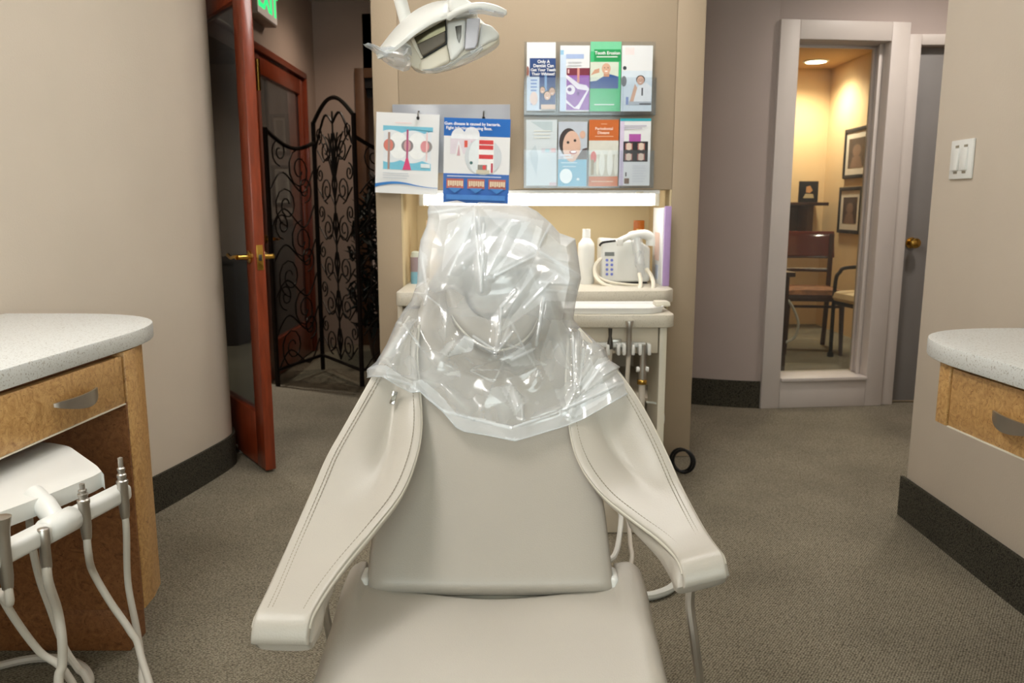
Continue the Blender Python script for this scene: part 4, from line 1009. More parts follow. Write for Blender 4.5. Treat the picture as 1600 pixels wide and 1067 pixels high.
O('cord', tube(cat([at(1010,420,3.40),at(1018,432,3.37),at(1021,445,3.30),at(1018,460,3.22),at(1014,468,3.18)],6), 0.009, 8), 'plastic_cream', un)
O('cord', tube(cat([at(1000,446,3.36),at(975,444,3.36),at(950,440,3.39),at(935,432,3.42),at(931,420,3.47)],6), 0.006, 8), 'plastic_cream', un)
# binder
b0 = at(1034,448,3.36)
t = thing('binder', (b0.x,3.47,TZ), 'white box binder with lilac spine at the right end of the niche', 'binder')
O('pages', box(b0.x-0.004,b0.x+0.024,3.355,3.59,TZ,TZ+0.325), 'paper', t, bev=0.002)
O('spine', box(b0.x+0.0,b0.x+0.028,3.343,3.356,TZ,TZ+0.332), ink((178,150,200)), t, bev=0.003)
O('cover_print', join(box(b0.x-0.0052,b0.x-0.004,3.42,3.53,TZ+0.10,TZ+0.22)), ink((222,196,186)), t, smooth=False)
O('cover_print', join(box(b0.x-0.0052,b0.x-0.004,3.44,3.50,TZ+0.02,TZ+0.08)), ink((196,206,226)), t, smooth=False)
# orange outlet plate
q = at(998,356,3.905)
t = thing('outlet_plate', (q.x,3.905,q.z), 'orange wooden outlet plate on the back of the niche', 'outlet')
O('plate', box(q.x-0.026,q.x+0.026,3.897,3.905,q.z-0.036,q.z+0.036), 'orange_plate', t, bev=0.003)
O('socket', box(q.x-0.012,q.x+0.012,3.893,3.898,q.z-0.028,q.z-0.004), ink((236,190,120)), t, bev=0.002)

# ================================================================== DENTAL CHAIR
BP, BD, BN = Vector((0,1.36,0.415)), Vector((0,0.6,0.8)), Vector((0,-0.8,0.6))
def bk(px, py, off=0.0): return onp(px, py, BP+BN*off, BN)
def interp(tab, y):
    for (y0,v0),(y1,v1) in zip(tab, tab[1:]):
        if (y0 <= y <= y1) or (y1 <= y <= y0):
            t = (y-y0)/(y1-y0); return v0+(v1-v0)*t
    return tab[0][1] if abs(y-tab[0][0]) < abs(y-tab[-1][0]) else tab[-1][1]
def sm(a, b, x):
    t = min(max((x-a)/(b-a),0),1); return t*t*(3-2*t)
chair = thing('dental_chair', (-0.03,1.3,0), 'cream leather dental chair with sling armrests facing the viewer', 'dental chair')
# backrest
Lb = cat([(577,930,0),(577,905,0),(581,860,0),(592,790,0),(612,700,0),(632,620,0),(645,540,0),(660,480,0),(685,430,0),(715,402,0)],4)
Rb = cat([(956,930,0),(956,905,0),(951,860,0),(942,790,0),(924,700,0),(905,620,0),(893,540,0),(876,480,0),(851,430,0),(820,402,0)],4)
rows = []
for a, b in zip(Lb, Rb):
    A_, B_ = bk(a.x,a.y), bk(b.x,b.y)
    rows.append([A_.lerp(B_, 0.5+0.5*u) for u in umap(0,31)])
O('backrest', pillow(rows, lambda v,u: 0.042-0.010*math.cos((u-0.5)*PI)**2*(1-sm(0.7,0.95,v)), 0.055, BN, pu=5, pv=5), 'leather', chair, ang=60)
# back shell
rows2 = [[p.lerp(r[15],0.07)-BN*0.055 for p in r] for r in rows[3:-3]]
O('back_shell', pillow(rows2, 0.02, 0.03, BN, pu=6), 'plastic_cream', chair, ang=60)
# headrest pad, and the horseshoe neck cushion on it
def coons(Bt, Tp, Lf, Rt, nu, nv):
    def pl(c, t):
        L = [0.0]
        for a, b in zip(c, c[1:]): L.append(L[-1]+(b-a).length)
        x = t*L[-1]
        for i in range(len(c)-1):
            if x <= L[i+1] or i == len(c)-2:
                k = (x-L[i])/max(L[i+1]-L[i],1e-9); return c[i].lerp(c[i+1], min(max(k,0),1))
    out = []
    for j in range(nv):
        v = j/(nv-1); row = []
        for i in range(nu):
            u = i/(nu-1)
            p = pl(Bt,u)*(1-v)+pl(Tp,u)*v+pl(Lf,v)*(1-u)+pl(Rt,v)*u
            p -= Bt[0]*(1-u)*(1-v)+Bt[-1]*u*(1-v)+Tp[0]*(1-u)*v+Tp[-1]*u*v
            row.append(p)
        out.append(row)
    return out
def vv(pts, n=5): return cat([(x,y,0) for x, y in pts], n)
hl = vv([(706,470),(700,440),(706,400),(716,365),(735,342)]); hr = vv([(838,470),(845,440),(838,400),(828,365),(808,342)])
rows = []
for a, b in zip(hl, hr):
    A_, B_ = bk(a.x,a.y,0.035), bk(b.x,b.y,0.035)
    rows.append([A_.lerp(B_, 0.5+0.5*u) for u in umap(0,23)])
O('headrest_pad', pillow(rows, 0.03, 0.05, BN, pu=4, pv=3), 'leather', chair, ang=60)
a_, b_ = bk(728,420,0.07), bk(842,420,0.07)
O('headrest_bar', join(tube([a_,b_],0.006,8)), 'steel', chair)
uo = vv([(694,428),(697,470),(712,508),(745,540),(785,551),(822,534),(842,500),(848,465),(842,428)],6)
ui = vv([(722,430),(727,462),(735,488),(752,503),(780,507),(803,497),(814,478),(820,455),(822,430)],6)
rows = []
for a, b in zip(uo, ui):
    A_, B_ = bk(a.x,a.y,0.052), bk(b.x,b.y,0.052)
    rows.append([A_.lerp(B_, 0.5+0.5*u) for u in umap(0,13)])
horse = O('neck_cushion', pillow(rows, 0.034, 0.02, BN, pu=3, pv=5), 'leather', chair, ang=60)
for c, k in ((uo,0.10),(ui,0.06)):
    cc = []
    o_ = uo if c is ui else ui
    for a, b in zip(c, o_): q = a.lerp(b,k); cc.append(bk(q.x,q.y,0.052+0.018))
    O('seam_piping', tube(cc,0.0026,6), 'piping', horse)
# inner pad of the horseshoe
rows = []
for k in range(12):
    v = k/11; y = 432+70*v; hw = 46*math.sqrt(max(0.02,1-(v*0.97)**3))
    A_, B_ = bk(773-hw,y,0.045), bk(773+hw,y,0.045)
    rows.append([A_.lerp(B_, 0.5+0.5*u) for u in umap(0,15)])
O('head_pad', pillow(rows, 0.02, 0.02, BN, pu=4, pv=5), 'leather', chair, ang=60)

# seat: shallow dish with raised sides and two horns around the back
nv_ = 60
us = [-1,-0.995,-0.985,-0.97,-0.95,-0.93,-0.91,-0.89,-0.875,-0.86,-0.85,-0.84,-0.83,-0.82,-0.80]
us = us+[-0.8+1.5*k/24 for k in range(1,25)]+[0.73,0.755,0.77,0.78,0.79,0.80,0.81,0.82,0.83,0.85,0.87,0.89,0.91,0.93,0.95,0.97,0.985,0.995,1.0]
def horn(u): return sm(0.842,0.872,-u) if u < 0 else sm(0.782,0.815,u)
seat_T, seat_B = [], []
def rnd(d, r):                                   # quarter-round drop at distance d from a rim
    return 0.0 if d >= r else r-math.sqrt(max(0.0,r*r-(r-d)**2))
for j in range(nv_):
    v = j/(nv_-1); tr_, br_ = [], []
    for u in us:
        ye = 1.345+0.012*(abs(u)/0.8)**2*(1-horn(u))+0.080*horn(u)
        y = 0.25+(ye-0.25)*(1-(1-v)**1.6)
        wid = 0.263+0.013*sm(1.0,1.4,y)
        x = -0.032+wid*u
        z = 0.414-0.014*sm(1.25,0.7,y)-0.035*sm(0.75,0.25,y)
        z += 0.016*sm(0.60,0.92,abs(u))*(0.5+0.5*sm(0.8,1.3,y))+0.012*horn(u)*sm(1.22,1.36,y)
        z -= 0.012*(1-sm(0.0,0.7,abs(u)))*sm(0.5,1.1,y)
        z -= rnd((1-abs(u))*wid,0.032)+rnd(ye-y,0.016 if horn(u) < 0.5 else 0.03)*0.9
        tr_.append(Vector((x,y,z))); br_.append(Vector((x-math.copysign(0.012*sm(0.9,1,abs(u)),u),y,0.325)))
    seat_T.append(tr_); seat_B.append(br_)
def closed(T, B):
    m, n = len(T), len(T[0]); V, F = grid(T); V2, F2 = grid(B); k = len(V)
    V = V+V2; F = F+[tuple(x+k for x in f[::-1]) for f in F2]
    idx = [(0,j) for j in range(n)]+[(i,n-1) for i in range(1,m)]+[(m-1,j) for j in range(n-2,-1,-1)]+[(i,0) for i in range(m-2,0,-1)]
    for a in range(len(idx)):
        p_, q_ = idx[a], idx[(a+1)%len(idx)]; ia, ib = p_[0]*n+p_[1], q_[0]*n+q_[1]; F.append((ib,ia,ia+k,ib+k))
    return V, F
O('seat', closed(seat_T, seat_B), 'leather_arm', chair, ang=60)
for px in (572,958):
    q = at(px,904,1.36)
    O('hinge_cap', obox(q+Vector((0,0.0,-0.012)), (0.016,0.05,0.05)), 'plastic', chair, bev=0.007, seg=3)
O('seat_pan', box(-0.24,0.18,0.35,1.33,0.285,0.324), 'plastic_cream', chair, bev=0.01)
O('back_bracket', obox(Vector((-0.03,1.44,0.36)), (0.22,0.14,0.10), rx=0.3), 'plastic_cream', chair, bev=0.01)
O('lift_column', box(-0.15,0.09,0.60,1.15,0.05,0.29), 'plastic_cream', chair, bev=0.03, seg=3)
O('base_plate', box(-0.26,0.20,0.45,1.45,0.0,0.05), 'plastic_cream', chair, bev=0.012)

# armrests
def arm(outl, innl, Yo, Ys, drop, endw, side, label):
    n = len(outl)
    A_ = cat([at(p[0],p[1],y) for p, y in zip(outl,Yo)],5)
    B_ = cat([at(p[0],p[1],y) for p, y in zip(innl,Ys)],5)
    m = len(A_)
    # wrap the front end round and down
    fd = ((A_[-1]+B_[-1])-(A_[-4]+B_[-4])).normalized()
    for k in range(1,9):
        a = k/8*PI*0.5
        off = fd*(0.022*math.sin(a))+Vector((0,0,-1))*(drop*(1-math.cos(a)))
        A_.append(A_[m-1]+off); B_.append(B_[m-1]+off)
    rows = []
    for i, (a, b) in enumerate(zip(A_,B_)):
        d = (b-a).normalized()
        row = []
        for u in umap(0,19):
            p = a.lerp(b,0.5+0.5*u)
            # soft hollow near the shoulder, crown near the front
            v = i/(m-1)
            p = p + Vector((0,0,-1))*(0.030*math.exp(-((v-0.34)/0.16)**2)*math.exp(-((u*side+0.1+1.2*(v-0.34))/0.34)**2)+0.012*math.exp(-((u)/0.6)**2)*sm(0.75,0.4,v)) 
            row.append(p)
        rows.append(row)
    # make sure faces look up
    q = (rows[2][10]-rows[2][8]).cross(rows[4][9]-rows[2][9])
    sg = 1 if q.z > 0 else -1
    th = 0.010
    a_ob = O('arm_sling', pillow(rows, th if sg > 0 else th*0.8, th*0.8 if sg > 0 else th, None, pu=10, pv=14), 'leather_arm', chair, ang=60)
    a_ob['label'] = label
    # edge piping and rows of stitching on the top face
    up = Vector((0,-0.35,0.94))
    for c, o2 in ((A_,B_),(B_,A_)):
        O('piping', tube([p.lerp(q_,0.012)+up*0.002 for p, q_ in zip(c,o2)][:m+4], 0.0034, 8), 'piping', a_ob)
        for k in (0.095,0.135) if c is A_ else (0.10,):
            base = [p+(q_-p).normalized()*min(k*0.15,(q_-p).length*0.3)+up*0.0098 for p, q_ in zip(c,o2)][2:m-1]
            dense = cat(base,4)
            V, F = [], []
            L_ = 0.0; acc = 0.0
            pts = [dense[0]]
            for p in dense[1:]:
                acc += (p-pts[-1]).length
                if acc > 0.0048: pts.append(p); acc = 0.0
            for i in range(0,len(pts)-1):
                vf = tube([pts[i].lerp(pts[i+1],0.12),pts[i].lerp(pts[i+1],0.80)],0.0008,4); nn = len(V)
                V += vf[0]; F += [tuple(x+nn for x in f) for f in vf[1]]
            O('stitching', (V,F), 'thread', a_ob, smooth=False)
    # padded arm body under the front end
    s0 = int(m*(0.62 if side > 0 else 0.80)); rb = []
    for i in range(s0, m+2):
        a, b = A_[min(i,m-1)], B_[min(i,m-1)]
        if i >= m: a, b = a+fd*0.010*(i-m+1), b+fd*0.010*(i-m+1)
        v = (i-s0)/(m-s0)
        ex = -0.12+0.24*sm(0.1,0.95,v)
        a2 = a+(a-b)*ex*(1.0 if side > 0 else 0.35); b2 = b+(b-a)*(ex*0.9 if side > 0 else min(ex,0.03))
        dz = Vector((0,0.006,-0.018-0.010*sm(0.0,0.8,v)))
        rb.append([(a2.lerp(b2,0.5+0.5*u))+dz for u in umap(0,15)])
    tk = 0.022
    O('arm_pad', pillow(rb, lambda v,u: tk*sm(0.0,0.4,v)+0.004, tk, Vector((0,0.1,1)).normalized() if sg > 0 else Vector((0,0.1,1)).normalized(), pu=3, pv=3), 'leather_arm', chair, ang=60)
    return A_, B_
arm([(640,496),(608,545),(577,600),(543,660),(512,715),(488,770),(462,830),(440,880),(420,925),(402,962)],
    [(655,510),(652,560),(657,620),(659,672),(650,722),(628,775),(588,828),(545,880),(510,928),(489,964)],
    [1.645,1.60,1.55,1.478,1.405,1.33,1.25,1.18,1.11,1.06], [1.63,1.585,1.53,1.47,1.40,1.33,1.25,1.18,1.11,1.06], 0.028, 0.08, -1, 'flat cream leather sling armrest on the left')
arm([(905,515),(945,560),(982,603),(1013,653),(1039,705),(1061,755),(1081,795),(1099,828),(1115,852),(1128,868)],
    [(888,530),(884,600),(888,655),(896,702),(913,740),(942,777),(982,810),(1025,842),(1052,868),(1062,884)],
    [1.63,1.59,1.545,1.495,1.44,1.38,1.315,1.26,1.21,1.175], [1.61,1.55,1.50,1.462,1.425,1.375,1.315,1.26,1.21,1.175], 0.028, 0.08, 1, 'flat cream leather sling armrest on the right')
# strap clip on the left sling, arm posts
q = at(617,628,1.535)
O('strap_clip', obox(q+Vector((0,-0.015,0.012)), (0.010,0.006,0.026), ry=0.25, rx=-0.5), 'chrome', chair, bev=0.001)
pr = at(1080,915,1.19)
O('arm_post', tube(cat([pr, at(1078,945,1.19), at(1085,1000,1.18), at(1093,1067,1.17), Vector((0.30,1.16,0.30)), Vector((0.2,1.15,0.30))],6), 0.0075, 8), 'steel', chair)
pl_ = at(500,880,1.25)+Vector((0,0.01,-0.03))
O('arm_post', tube(cat([pl_, pl_+Vector((-0.005,0.04,-0.10)), Vector((-0.30,1.29,0.31)), Vector((-0.2,1.28,0.305))],6), 0.0075, 8), 'steel', chair)

# ================================================================== PLASTIC COVER over the headrest
def pl2(pts): return [Vector((x,y,0)) for x, y in pts]
Bt = pl2([(574,590),(583,588),(599,589),(622,603),(642,613),(657,612),(668,623),(692,643),(713,668),(725,674),(766,681),(805,689),(842,678),(885,665),(912,654),(945,635),(985,612)])
Tp = pl2([(672,311),(691,316),(714,313),(740,320),(748,316),(797,318),(824,322),(839,330),(861,349),(874,364),(899,373)])
Lf = pl2([(574,590),(573,577),(587,566),(604,538),(618,505),(631,484),(642,470),(652,441),(653,405),(657,375),(666,354),(669,339),(668,330),(672,311)])
Rt = pl2([(985,612),(978,593),(966,577),(969,573),(952,562),(945,544),(928,531),(904,509),(896,498),(900,469),(908,435),(904,405),(899,373)])
NU, NV = 171, 201
G = coons(Bt, Tp, Lf, Rt, NU, NV)
folds = [((738,322),(668,332),9,.9),((738,322),(755,452),7,1.3),((740,330),(700,430),10,1.0),((748,330),(760,450),5,1.0),((700,430),(790,345),8,.9),((800,350),(762,430),9,1.4),
 ((770,425),(840,390),9,1.2),((840,390),(905,435),9,1.0),((850,350),(835,400),7,.9),((830,400),(900,410),7,.8),((835,430),(780,500),8,1.3),((780,500),(775,560),7,1.2),((835,445),(905,440),12,1.0),
 ((690,560),(725,528),10,1.6),((725,528),(775,552),6,1.5),((775,552),(800,520),6,1.2),((655,440),(668,480),6,1.0),((668,330),(655,440),8,1.0),((600,560),(650,500),9,1.0),((585,580),(690,600),10,1.0),
 ((690,600),(730,640),9,1.1),((770,575),(850,570),14,1.0),((850,570),(830,600),8,.8),((760,610),(800,640),14,1.0),((800,600),(815,655),8,1.0),((900,520),(905,620),7,1.4),((905,620),(960,575),6,1.4),((885,640),(925,560),7,1.3),
 ((905,500),(900,600),5,1.2),((925,545),(890,650),5,1.0),((880,640),(975,590),7,1.1),((820,655),(890,632),8,1.0),((880,430),(890,520),10,.8),((860,470),(885,560),12,1.0),((700,480),(690,560),12,.8),((640,560),(655,620),8,.8)]
def seg(p, a, b):
    ax, ay = a; bx2, by2 = b; dx, dy = bx2-ax, by2-ay
    t = ((p[0]-ax)*dx+(p[1]-ay)*dy)/(dx*dx+dy*dy); t2 = min(max(t,0),1)
    qx, qy = ax+dx*t2, ay+dy*t2
    return math.hypot(p[0]-qx,p[1]-qy), t2
def cover_off(x, y):
    o = 0.062
    # rests on the horseshoe cushion and the headrest
    r = math.hypot((x-771)/82.0,(y-478)/78.0); o += 0.042*sm(1.5,1.0,r)
    r = math.hypot((x-771)/75.0,(y-385)/60.0); o += 0.022*sm(1.4,0.7,r)
    # arms rise under the lower corners
    o += 0.035*sm(650,600,x)+0.035*sm(905,960,x)
    return o
CREASE = [0.0]
patches = [([(698,558),(726,524),(742,530),(738,548)],.55),([(686,550),(700,535),(712,530),(698,556)],.30),([(756,633),(768,606),(800,598),(790,628)],.25),([(783,560),(800,572),(856,570),(836,560),(830,535)],.25),
 ([(782,605),(802,602),(820,630),(805,650)],.20),([(690,585),(718,578),(720,588)],.20),([(905,600),(935,560),(948,558),(915,612)],.40),([(868,645),(935,600),(980,595),(940,627),(900,652)],.32),
 ([(742,326),(700,350),(690,425),(735,360)],.20),([(800,350),(830,345),(775,430),(762,426)],.25),([(838,400),(905,430),(900,470),(850,470),(780,520),(800,480)],.20),([(752,325),(850,345),(835,395),(775,350)],.22),([(842,560),(862,500),(892,500),(890,560),(900,640),(880,640)],.16),
 ([(600,556),(640,495),(652,500),(612,560)],.12),([(656,390),(668,400),(664,470),(650,455)],.2)]
def inside(x, y, P_):
    r = False; k = len(P_)-1
    for i in range(len(P_)):
        if (P_[i][1] > y) != (P_[k][1] > y) and x < (P_[k][0]-P_[i][0])*(y-P_[i][1])/(P_[k][1]-P_[i][1])+P_[i][0]: r = not r
        k = i
    return r
lines_ = [((740,325),(752,455)),((756,350),(752,455)),((653,376),(667,450)),((667,450),(663,475)),((805,455),(783,480)),((783,480),(781,522)),((838,398),(775,430)),((842,392),(905,430)),((850,465),(838,540)),((835,545),(800,562)),((690,640),(740,655)),((905,615),(950,560)),
 ((895,520),(898,610)),((912,545),(905,610)),((880,640),(980,595)),((815,632),(817,655)),((740,525),(778,550)),((775,552),(800,520)),((668,333),(735,322)),((700,430),(740,345)),((800,345),(790,360)),((860,350),(838,395)),((845,440),(900,445)),((870,430),(820,480)),((600,588),(640,600)),((640,600),(690,640)),((740,655),(800,668)),((800,668),(870,645))]
# crumpled facets: a random triangulation with random heights, read back piecewise-linearly
from mathutils.geometry import delaunay_2d_cdt
rr = random.Random(11)
fp = []
while len(fp) < 150:
    p = (rr.uniform(540,1020), rr.uniform(290,710))
    if all((p[0]-a[0])**2*0.9+(p[1]-a[1])**2 > 20**2 for a in fp): fp.append(p)
fh = [rr.uniform(-0.006,0.007) for _ in fp]
_r = delaunay_2d_cdt([Vector(p) for p in fp], [], [], 0, 1e-6)
TV = _r[0]; TF = [tuple(t) for t in _r[2]]
TH = [fh[o_[0]] if o_ else 0.0 for o_ in _r[3]]
LAST = [0]
def facet(x, y):
    def test(t):
        a, b, c = (TV[i] for i in TF[t])
        d = (b.y-c.y)*(a.x-c.x)+(c.x-b.x)*(a.y-c.y)
        if abs(d) < 1e-9: return None
        l0 = ((b.y-c.y)*(x-c.x)+(c.x-b.x)*(y-c.y))/d; l1 = ((c.y-a.y)*(x-c.x)+(a.x-c.x)*(y-c.y))/d
        l2 = 1-l0-l1
        return (l0,l1,l2) if min(l0,l1,l2) >= -1e-6 else None
    l = test(LAST[0])
    if l is None:
        for t in range(len(TF)):
            l = test(t)
            if l: LAST[0] = t; break
    if l is None: return 0.0, 0.0
    hs = [TH[i] for i in TF[LAST[0]]]
    # only the sharper ridges whiten
    k = l.index(min(l)); ridge = [hs[i] for i in range(3) if i != k]
    e = sm(0.09,0.0,min(l))*sm(0.0005,0.004,min(ridge))
    return sum(a*b for a, b in zip(l,hs)), e
def crumple(x, y):
    h = 0.0
    for a, b, w_, k in folds:
        d, t = seg((x,y),a,b)
        if d < w_*1.6: h = max(h, 0.0072*k*(1-d/(w_*1.6))*(0.45+0.55*math.sin(PI*(0.12+0.76*t))))
    cr = min(1.0, h/0.008)**2
    calm = 0.45+0.55*sm(0.8,1.25,math.hypot((x-771)/85.0,(y-478)/85.0))
    f, ed = facet(x,y)
    h = h*(0.6+0.4*calm)+f*calm; cr *= 0.5+0.5*calm; ed *= calm
    cr = max(0.5*cr, 0.7*ed)
    for a, b in lines_:
        d, t = seg((x,y),a,b)
        if d < 3.2: cr = max(cr, 1.0*(1-d/3.2)); h += 0.002*(1-d/3.2)
    for P_, k in patches:
        if inside(x,y,P_): cr += k*1.6
    CREASE[0] = cr
    return h
bag = thing('plastic_cover', bk(780,600,0.05), 'clear crinkled plastic cover draped over the chair headrest and shoulders', 'plastic cover')
Pf = []; CR = []
for j, row in enumerate(G):
    v = j/(NV-1); r_ = []
    for i, p in enumerate(row):
        u = i/(NU-1)
        e = min(1.0, min(u,1-u)/0.07)
        if v > 0.9: e = min(e,(1-v)/0.06)
        e = math.sqrt(max(0,min(1,e)))
        o = (cover_off(p.x,p.y)+crumple(p.x,p.y))*(0.25+0.75*e)+0.004
        r_.append(bk(p.x,p.y,o)); CR.append(0.42*CREASE[0]+0.46*sm(0.45,0.80,v)+0.10*sm(0.82,1.0,abs(2*u-1)))
    Pf.append(r_)
V, F = grid(Pf)
hem_rows = 13
fm = [1 if (k//(NU-1)) < hem_rows+int(2*math.sin((k%(NU-1))*0.19)) else 0 for k in range(len(F))]
fs = O('front_sheet', (V,F), None, bag, slots=['film','film_hem'], fm=fm, ang=9)
ca = fs.data.attributes.new('crease','FLOAT','POINT')
ca.data.foreach_set('value', CR)
# hem thickening
O('hem', tube([p+BN*0.001 for p in Pf[0]], 0.0013, 5), 'film_hem', bag)
# back of the bag
Pb = []
for j in range(NV-1,50,-4):
    r_ = []
    for i in range(0,NU,2):
        p = G[j][i]; u = i/(NU-1); e = math.sin(PI*u)**0.5; v = j/(NV-1)
        e2 = min(1,(1-v)/0.15)
        r_.append(bk(p.x,p.y,0.016-0.13*e*math.sqrt(e2)+0.5*crumple(p.x+300,p.y)*e))
    Pb.append(r_)
O('back_sheet', grid(Pb), 'film_clear', bag, ang=32)

# ================================================================== OVERHEAD LIGHT
YL = 2.08
lamp = thing('dental_light', (at(690,60,YL).x,YL,1.50), 'white overhead dental operatory light wrapped in clear film', 'dental light')
def lp(px, py): q = at(px,py,YL); return (q.x,q.z)
def lpoly(name, pts, y0, y1, mt, bev=0.006, seg=3, n=0, par=None):
    pp = [lp(*p) for p in pts]
    if n: pp = [(q.x,q.y) for q in cat([(a,b,0) for a, b in pp], n, True)]
    return O(name, vprism(pp, YL+y0, YL+y1), mt, par or lamp, bev=bev, seg=seg, ang=50)
# loft of the left wing: curved saddle shell
up = vv([(588,86),(600,68),(620,42),(648,17),(676,4),(702,1)],4); lo = vv([(590,92),(612,82),(630,70),(652,52),(678,36),(703,27)],4)
rows = []
for a, b in zip(up, lo):
    r_ = []
    for k in range(11):
        t = k/10; q = a.lerp(b,t); r_.append(at(q.x,q.y,YL+0.06-0.12*math.sin(PI*0.5*t)))
    rows.append(r_)
O('wing_shell', pillow(rows, 0.006, 0.006, None, pu=8, pv=14), 'plastic', lamp, ang=60)
# housing
hs = [(626,74),(650,53),(702,28),(742,32),(770,42),(780,58),(772,70),(745,88),(705,107),(672,114),(648,112),(634,96)]
hs = [(x,y-5*sm(70,110,y)) for x, y in hs]
lpoly('housing', hs, 0.0, 0.065, 'plastic_cream', bev=0.015, n=3)
lpoly('housing_back', [(640,50),(690,10),(735,10),(765,40),(750,70),(690,95),(650,90)], 0.06, 0.14, 'plastic', bev=0.03, n=3)
lpoly('aperture', [(646,60),(697,31),(699,69),(661,92)], -0.006, 0.004, 'black', bev=0.001)
ol = mat('reflector',(96,90,70),0.18,metal=0.9,var=0.3,scale=30)
lpoly('reflector', [(648,61),(696,33),(697,50),(653,71)], -0.012, -0.005, 'reflector', bev=0.001)
lpoly('lamp_block', [(653,72),(696,51),(697,68),(661,90)], -0.022, -0.005, ink((112,104,92)), bev=0.003)
lpoly('aperture_rim', [(641,63),(647,59),(662,91),(658,94)], -0.012, 0.002, 'plastic_cream', bev=0.002)
lpoly('lower_fairing', [(661,93),(699,70),(704,98),(672,113),(655,112),(656,98)], -0.014, 0.03, 'plastic_cream', bev=0.008)
lpoly('side_fairing', [(699,36),(729,32),(727,76),(715,90),(705,98),(699,70)], -0.018, 0.03, 'plastic', bev=0.008)
lpoly('vent_slot', [(712,44),(722,42),(721,60),(718,70),(715,62)], -0.021, -0.015, 'steel_dark', bev=0.001)
lpoly('strap', [(730,32),(751,31),(747,68),(743,78),(727,80)], -0.026, -0.008, ink((206,206,216)), bev=0.004)
lpoly('right_fairing', [(752,36),(768,40),(781,54),(778,62),(765,67),(745,78)], -0.008, 0.03, 'plastic', bev=0.008)
# right handle
hp = vv([(701,36),(715,29),(735,22),(755,20),(775,23),(791,29)],5)
O('handle', tube([Vector((lp(p.x,p.y)[0], YL-0.05-0.02*math.sin(PI*k/(len(hp)-1)), lp(p.x,p.y)[1])) for k, p in enumerate(hp)], [0.005]+[0.0085]*(len(hp)-2)+[0.004], 12), 'plastic', lamp)
lpoly('handle_bracket', [(700,6),(722,0),(742,14),(748,24),(716,30),(706,28)], -0.055, 0.05, 'plastic', bev=0.01)
# yoke arms up to the ceiling post
def larm(p0, p1, r, y): O('yoke_arm', tube([Vector((lp(*p0)[0],YL+y,lp(*p0)[1])), Vector((lp(*p1)[0],YL+y,lp(*p1)[1]))], r, 12), 'plastic', lamp)
larm((632,34),(612,-40),0.017,0.06); larm((712,20),(696,-60),0.018,0.06)
J = Vector((lp(612,-40)[0],YL+0.06,lp(612,-40)[1])); K = Vector((lp(696,-60)[0],YL+0.06,lp(696,-60)[1]))
Md = (J+K)/2+Vector((0.02,0.05,0.10))
O('yoke_joint', tube(cat([J,Md,K],6),0.019,12), 'plastic', lamp)
O('ceiling_arm', tube(cat([Md, Md+Vector((-0.10,-0.25,0.22)), Vector((-0.55,1.45,2.35)), Vector((-0.55,1.45,2.598))],6),0.022,12), 'plastic', lamp)
O('ceiling_plate', lathe([(0,0),(0.09,0),(0.09,-0.02),(0.03,-0.04),(0,-0.04)], (-0.55,1.45,2.598), 20), 'plastic', lamp)
# protective film on the left grip and below
def lfilm(name, pts, y0, amp, seed):
    rows = []; n = len(pts)
    for i, (a, b) in enumerate(pts):
        A_, B_ = Vector((*lp(*a),0)), Vector((*lp(*b),0)); r_ = []
        for k in range(13):
            t = k/12; q = A_.lerp(B_,t)
            r_.append(Vector((q.x, YL+y0+amp*noise.noise(Vector((i*0.6,k*0.45,seed)))-0.03*math.sin(PI*t), q.y+0.002*noise.noise(Vector((i*0.8,k,seed+3))))))
        rows.append(r_)
    O(name, grid(rows), 'film_hem', lamp, ang=30)
lfilm('grip_film', [((576,78),(577,80)),((582,75),(586,85)),((590,76),(593,90)),((600,80),(602,99)),((612,79),(613,108)),((625,75),(620,113)),((637,72),(636,119)),((645,76),(641,112)),((648,90),(645,104))], -0.045, 0.05, 1.0)
lfilm('lower_film', [((660,113),(664,115)),((680,110),(682,116)),((700,104),(704,112)),((718,94),(722,102)),((735,84),(740,92)),((752,76),(756,80))], -0.02, 0.03, 5.0)
lfilm('handle_film', [((735,28),(736,31)),((755,25),(758,32)),((772,28),(774,35)),((788,32),(787,37))], -0.06, 0.02, 9.0)

# ================================================================== LEFT DELIVERY UNIT
un = thing('delivery_unit', (-0.85,1.35,0.0), 'white delivery tray with handpiece bar beside the left desk', 'delivery unit')
TZU = 0.605
def tz(px, py, z=TZU): q = atz(px,py,z); return (q.x,q.y)
TB = TZU-0.030
lowp = [tz(161,760,TB),tz(150,767,TB),tz(91,793,TB),tz(12,824,TB)]
tp = [tz(72,690),tz(108,697),tz(152,728),tz(163,742),lowp[0],lowp[1],lowp[2],lowp[3],(-0.90,1.10),(-1.05,1.12),(-1.12,1.60)]
O('tray_body', prism(rim(tp,[0.03,0.02,0.012,0.008,0.006,0.008,0.01,0.02,0.03,0.03,0.03],4), TB, TZU), 'plastic', un, bev=0.007, seg=4, ang=60)
BZ = 0.565
e0 = Vector((*tz(193,768,BZ),BZ)); e1 = Vector((*tz(-40,888,BZ),BZ))
bd = (e1-e0).normalized(); bl = (e1-e0).length
def bar(u0, u1, w_, h_):
    a = e0+bd*(u0*bl); b = e0+bd*(u1*bl); c = (a+b)/2
    return obox(c, ((b-a).length, w_, h_), rz=math.atan2(bd.y,bd.x))
pu = lambda px, py: (Vector((*tz(px,py,BZ),BZ))-e0).dot(bd)/bl
u1, u2, u3, u4 = pu(116,800), pu(125,812), pu(108,822), pu(80,830)
O('holder_bar', bar(-0.02, u2-0.01, 0.034, 0.032), 'plastic', un, bev=0.010, seg=4, ang=60)
O('holder_bar', bar(u4-0.04, 1.0, 0.034, 0.032), 'plastic', un, bev=0.010, seg=4, ang=60)
hc = e0+bd*((u2+u4)/2*bl)
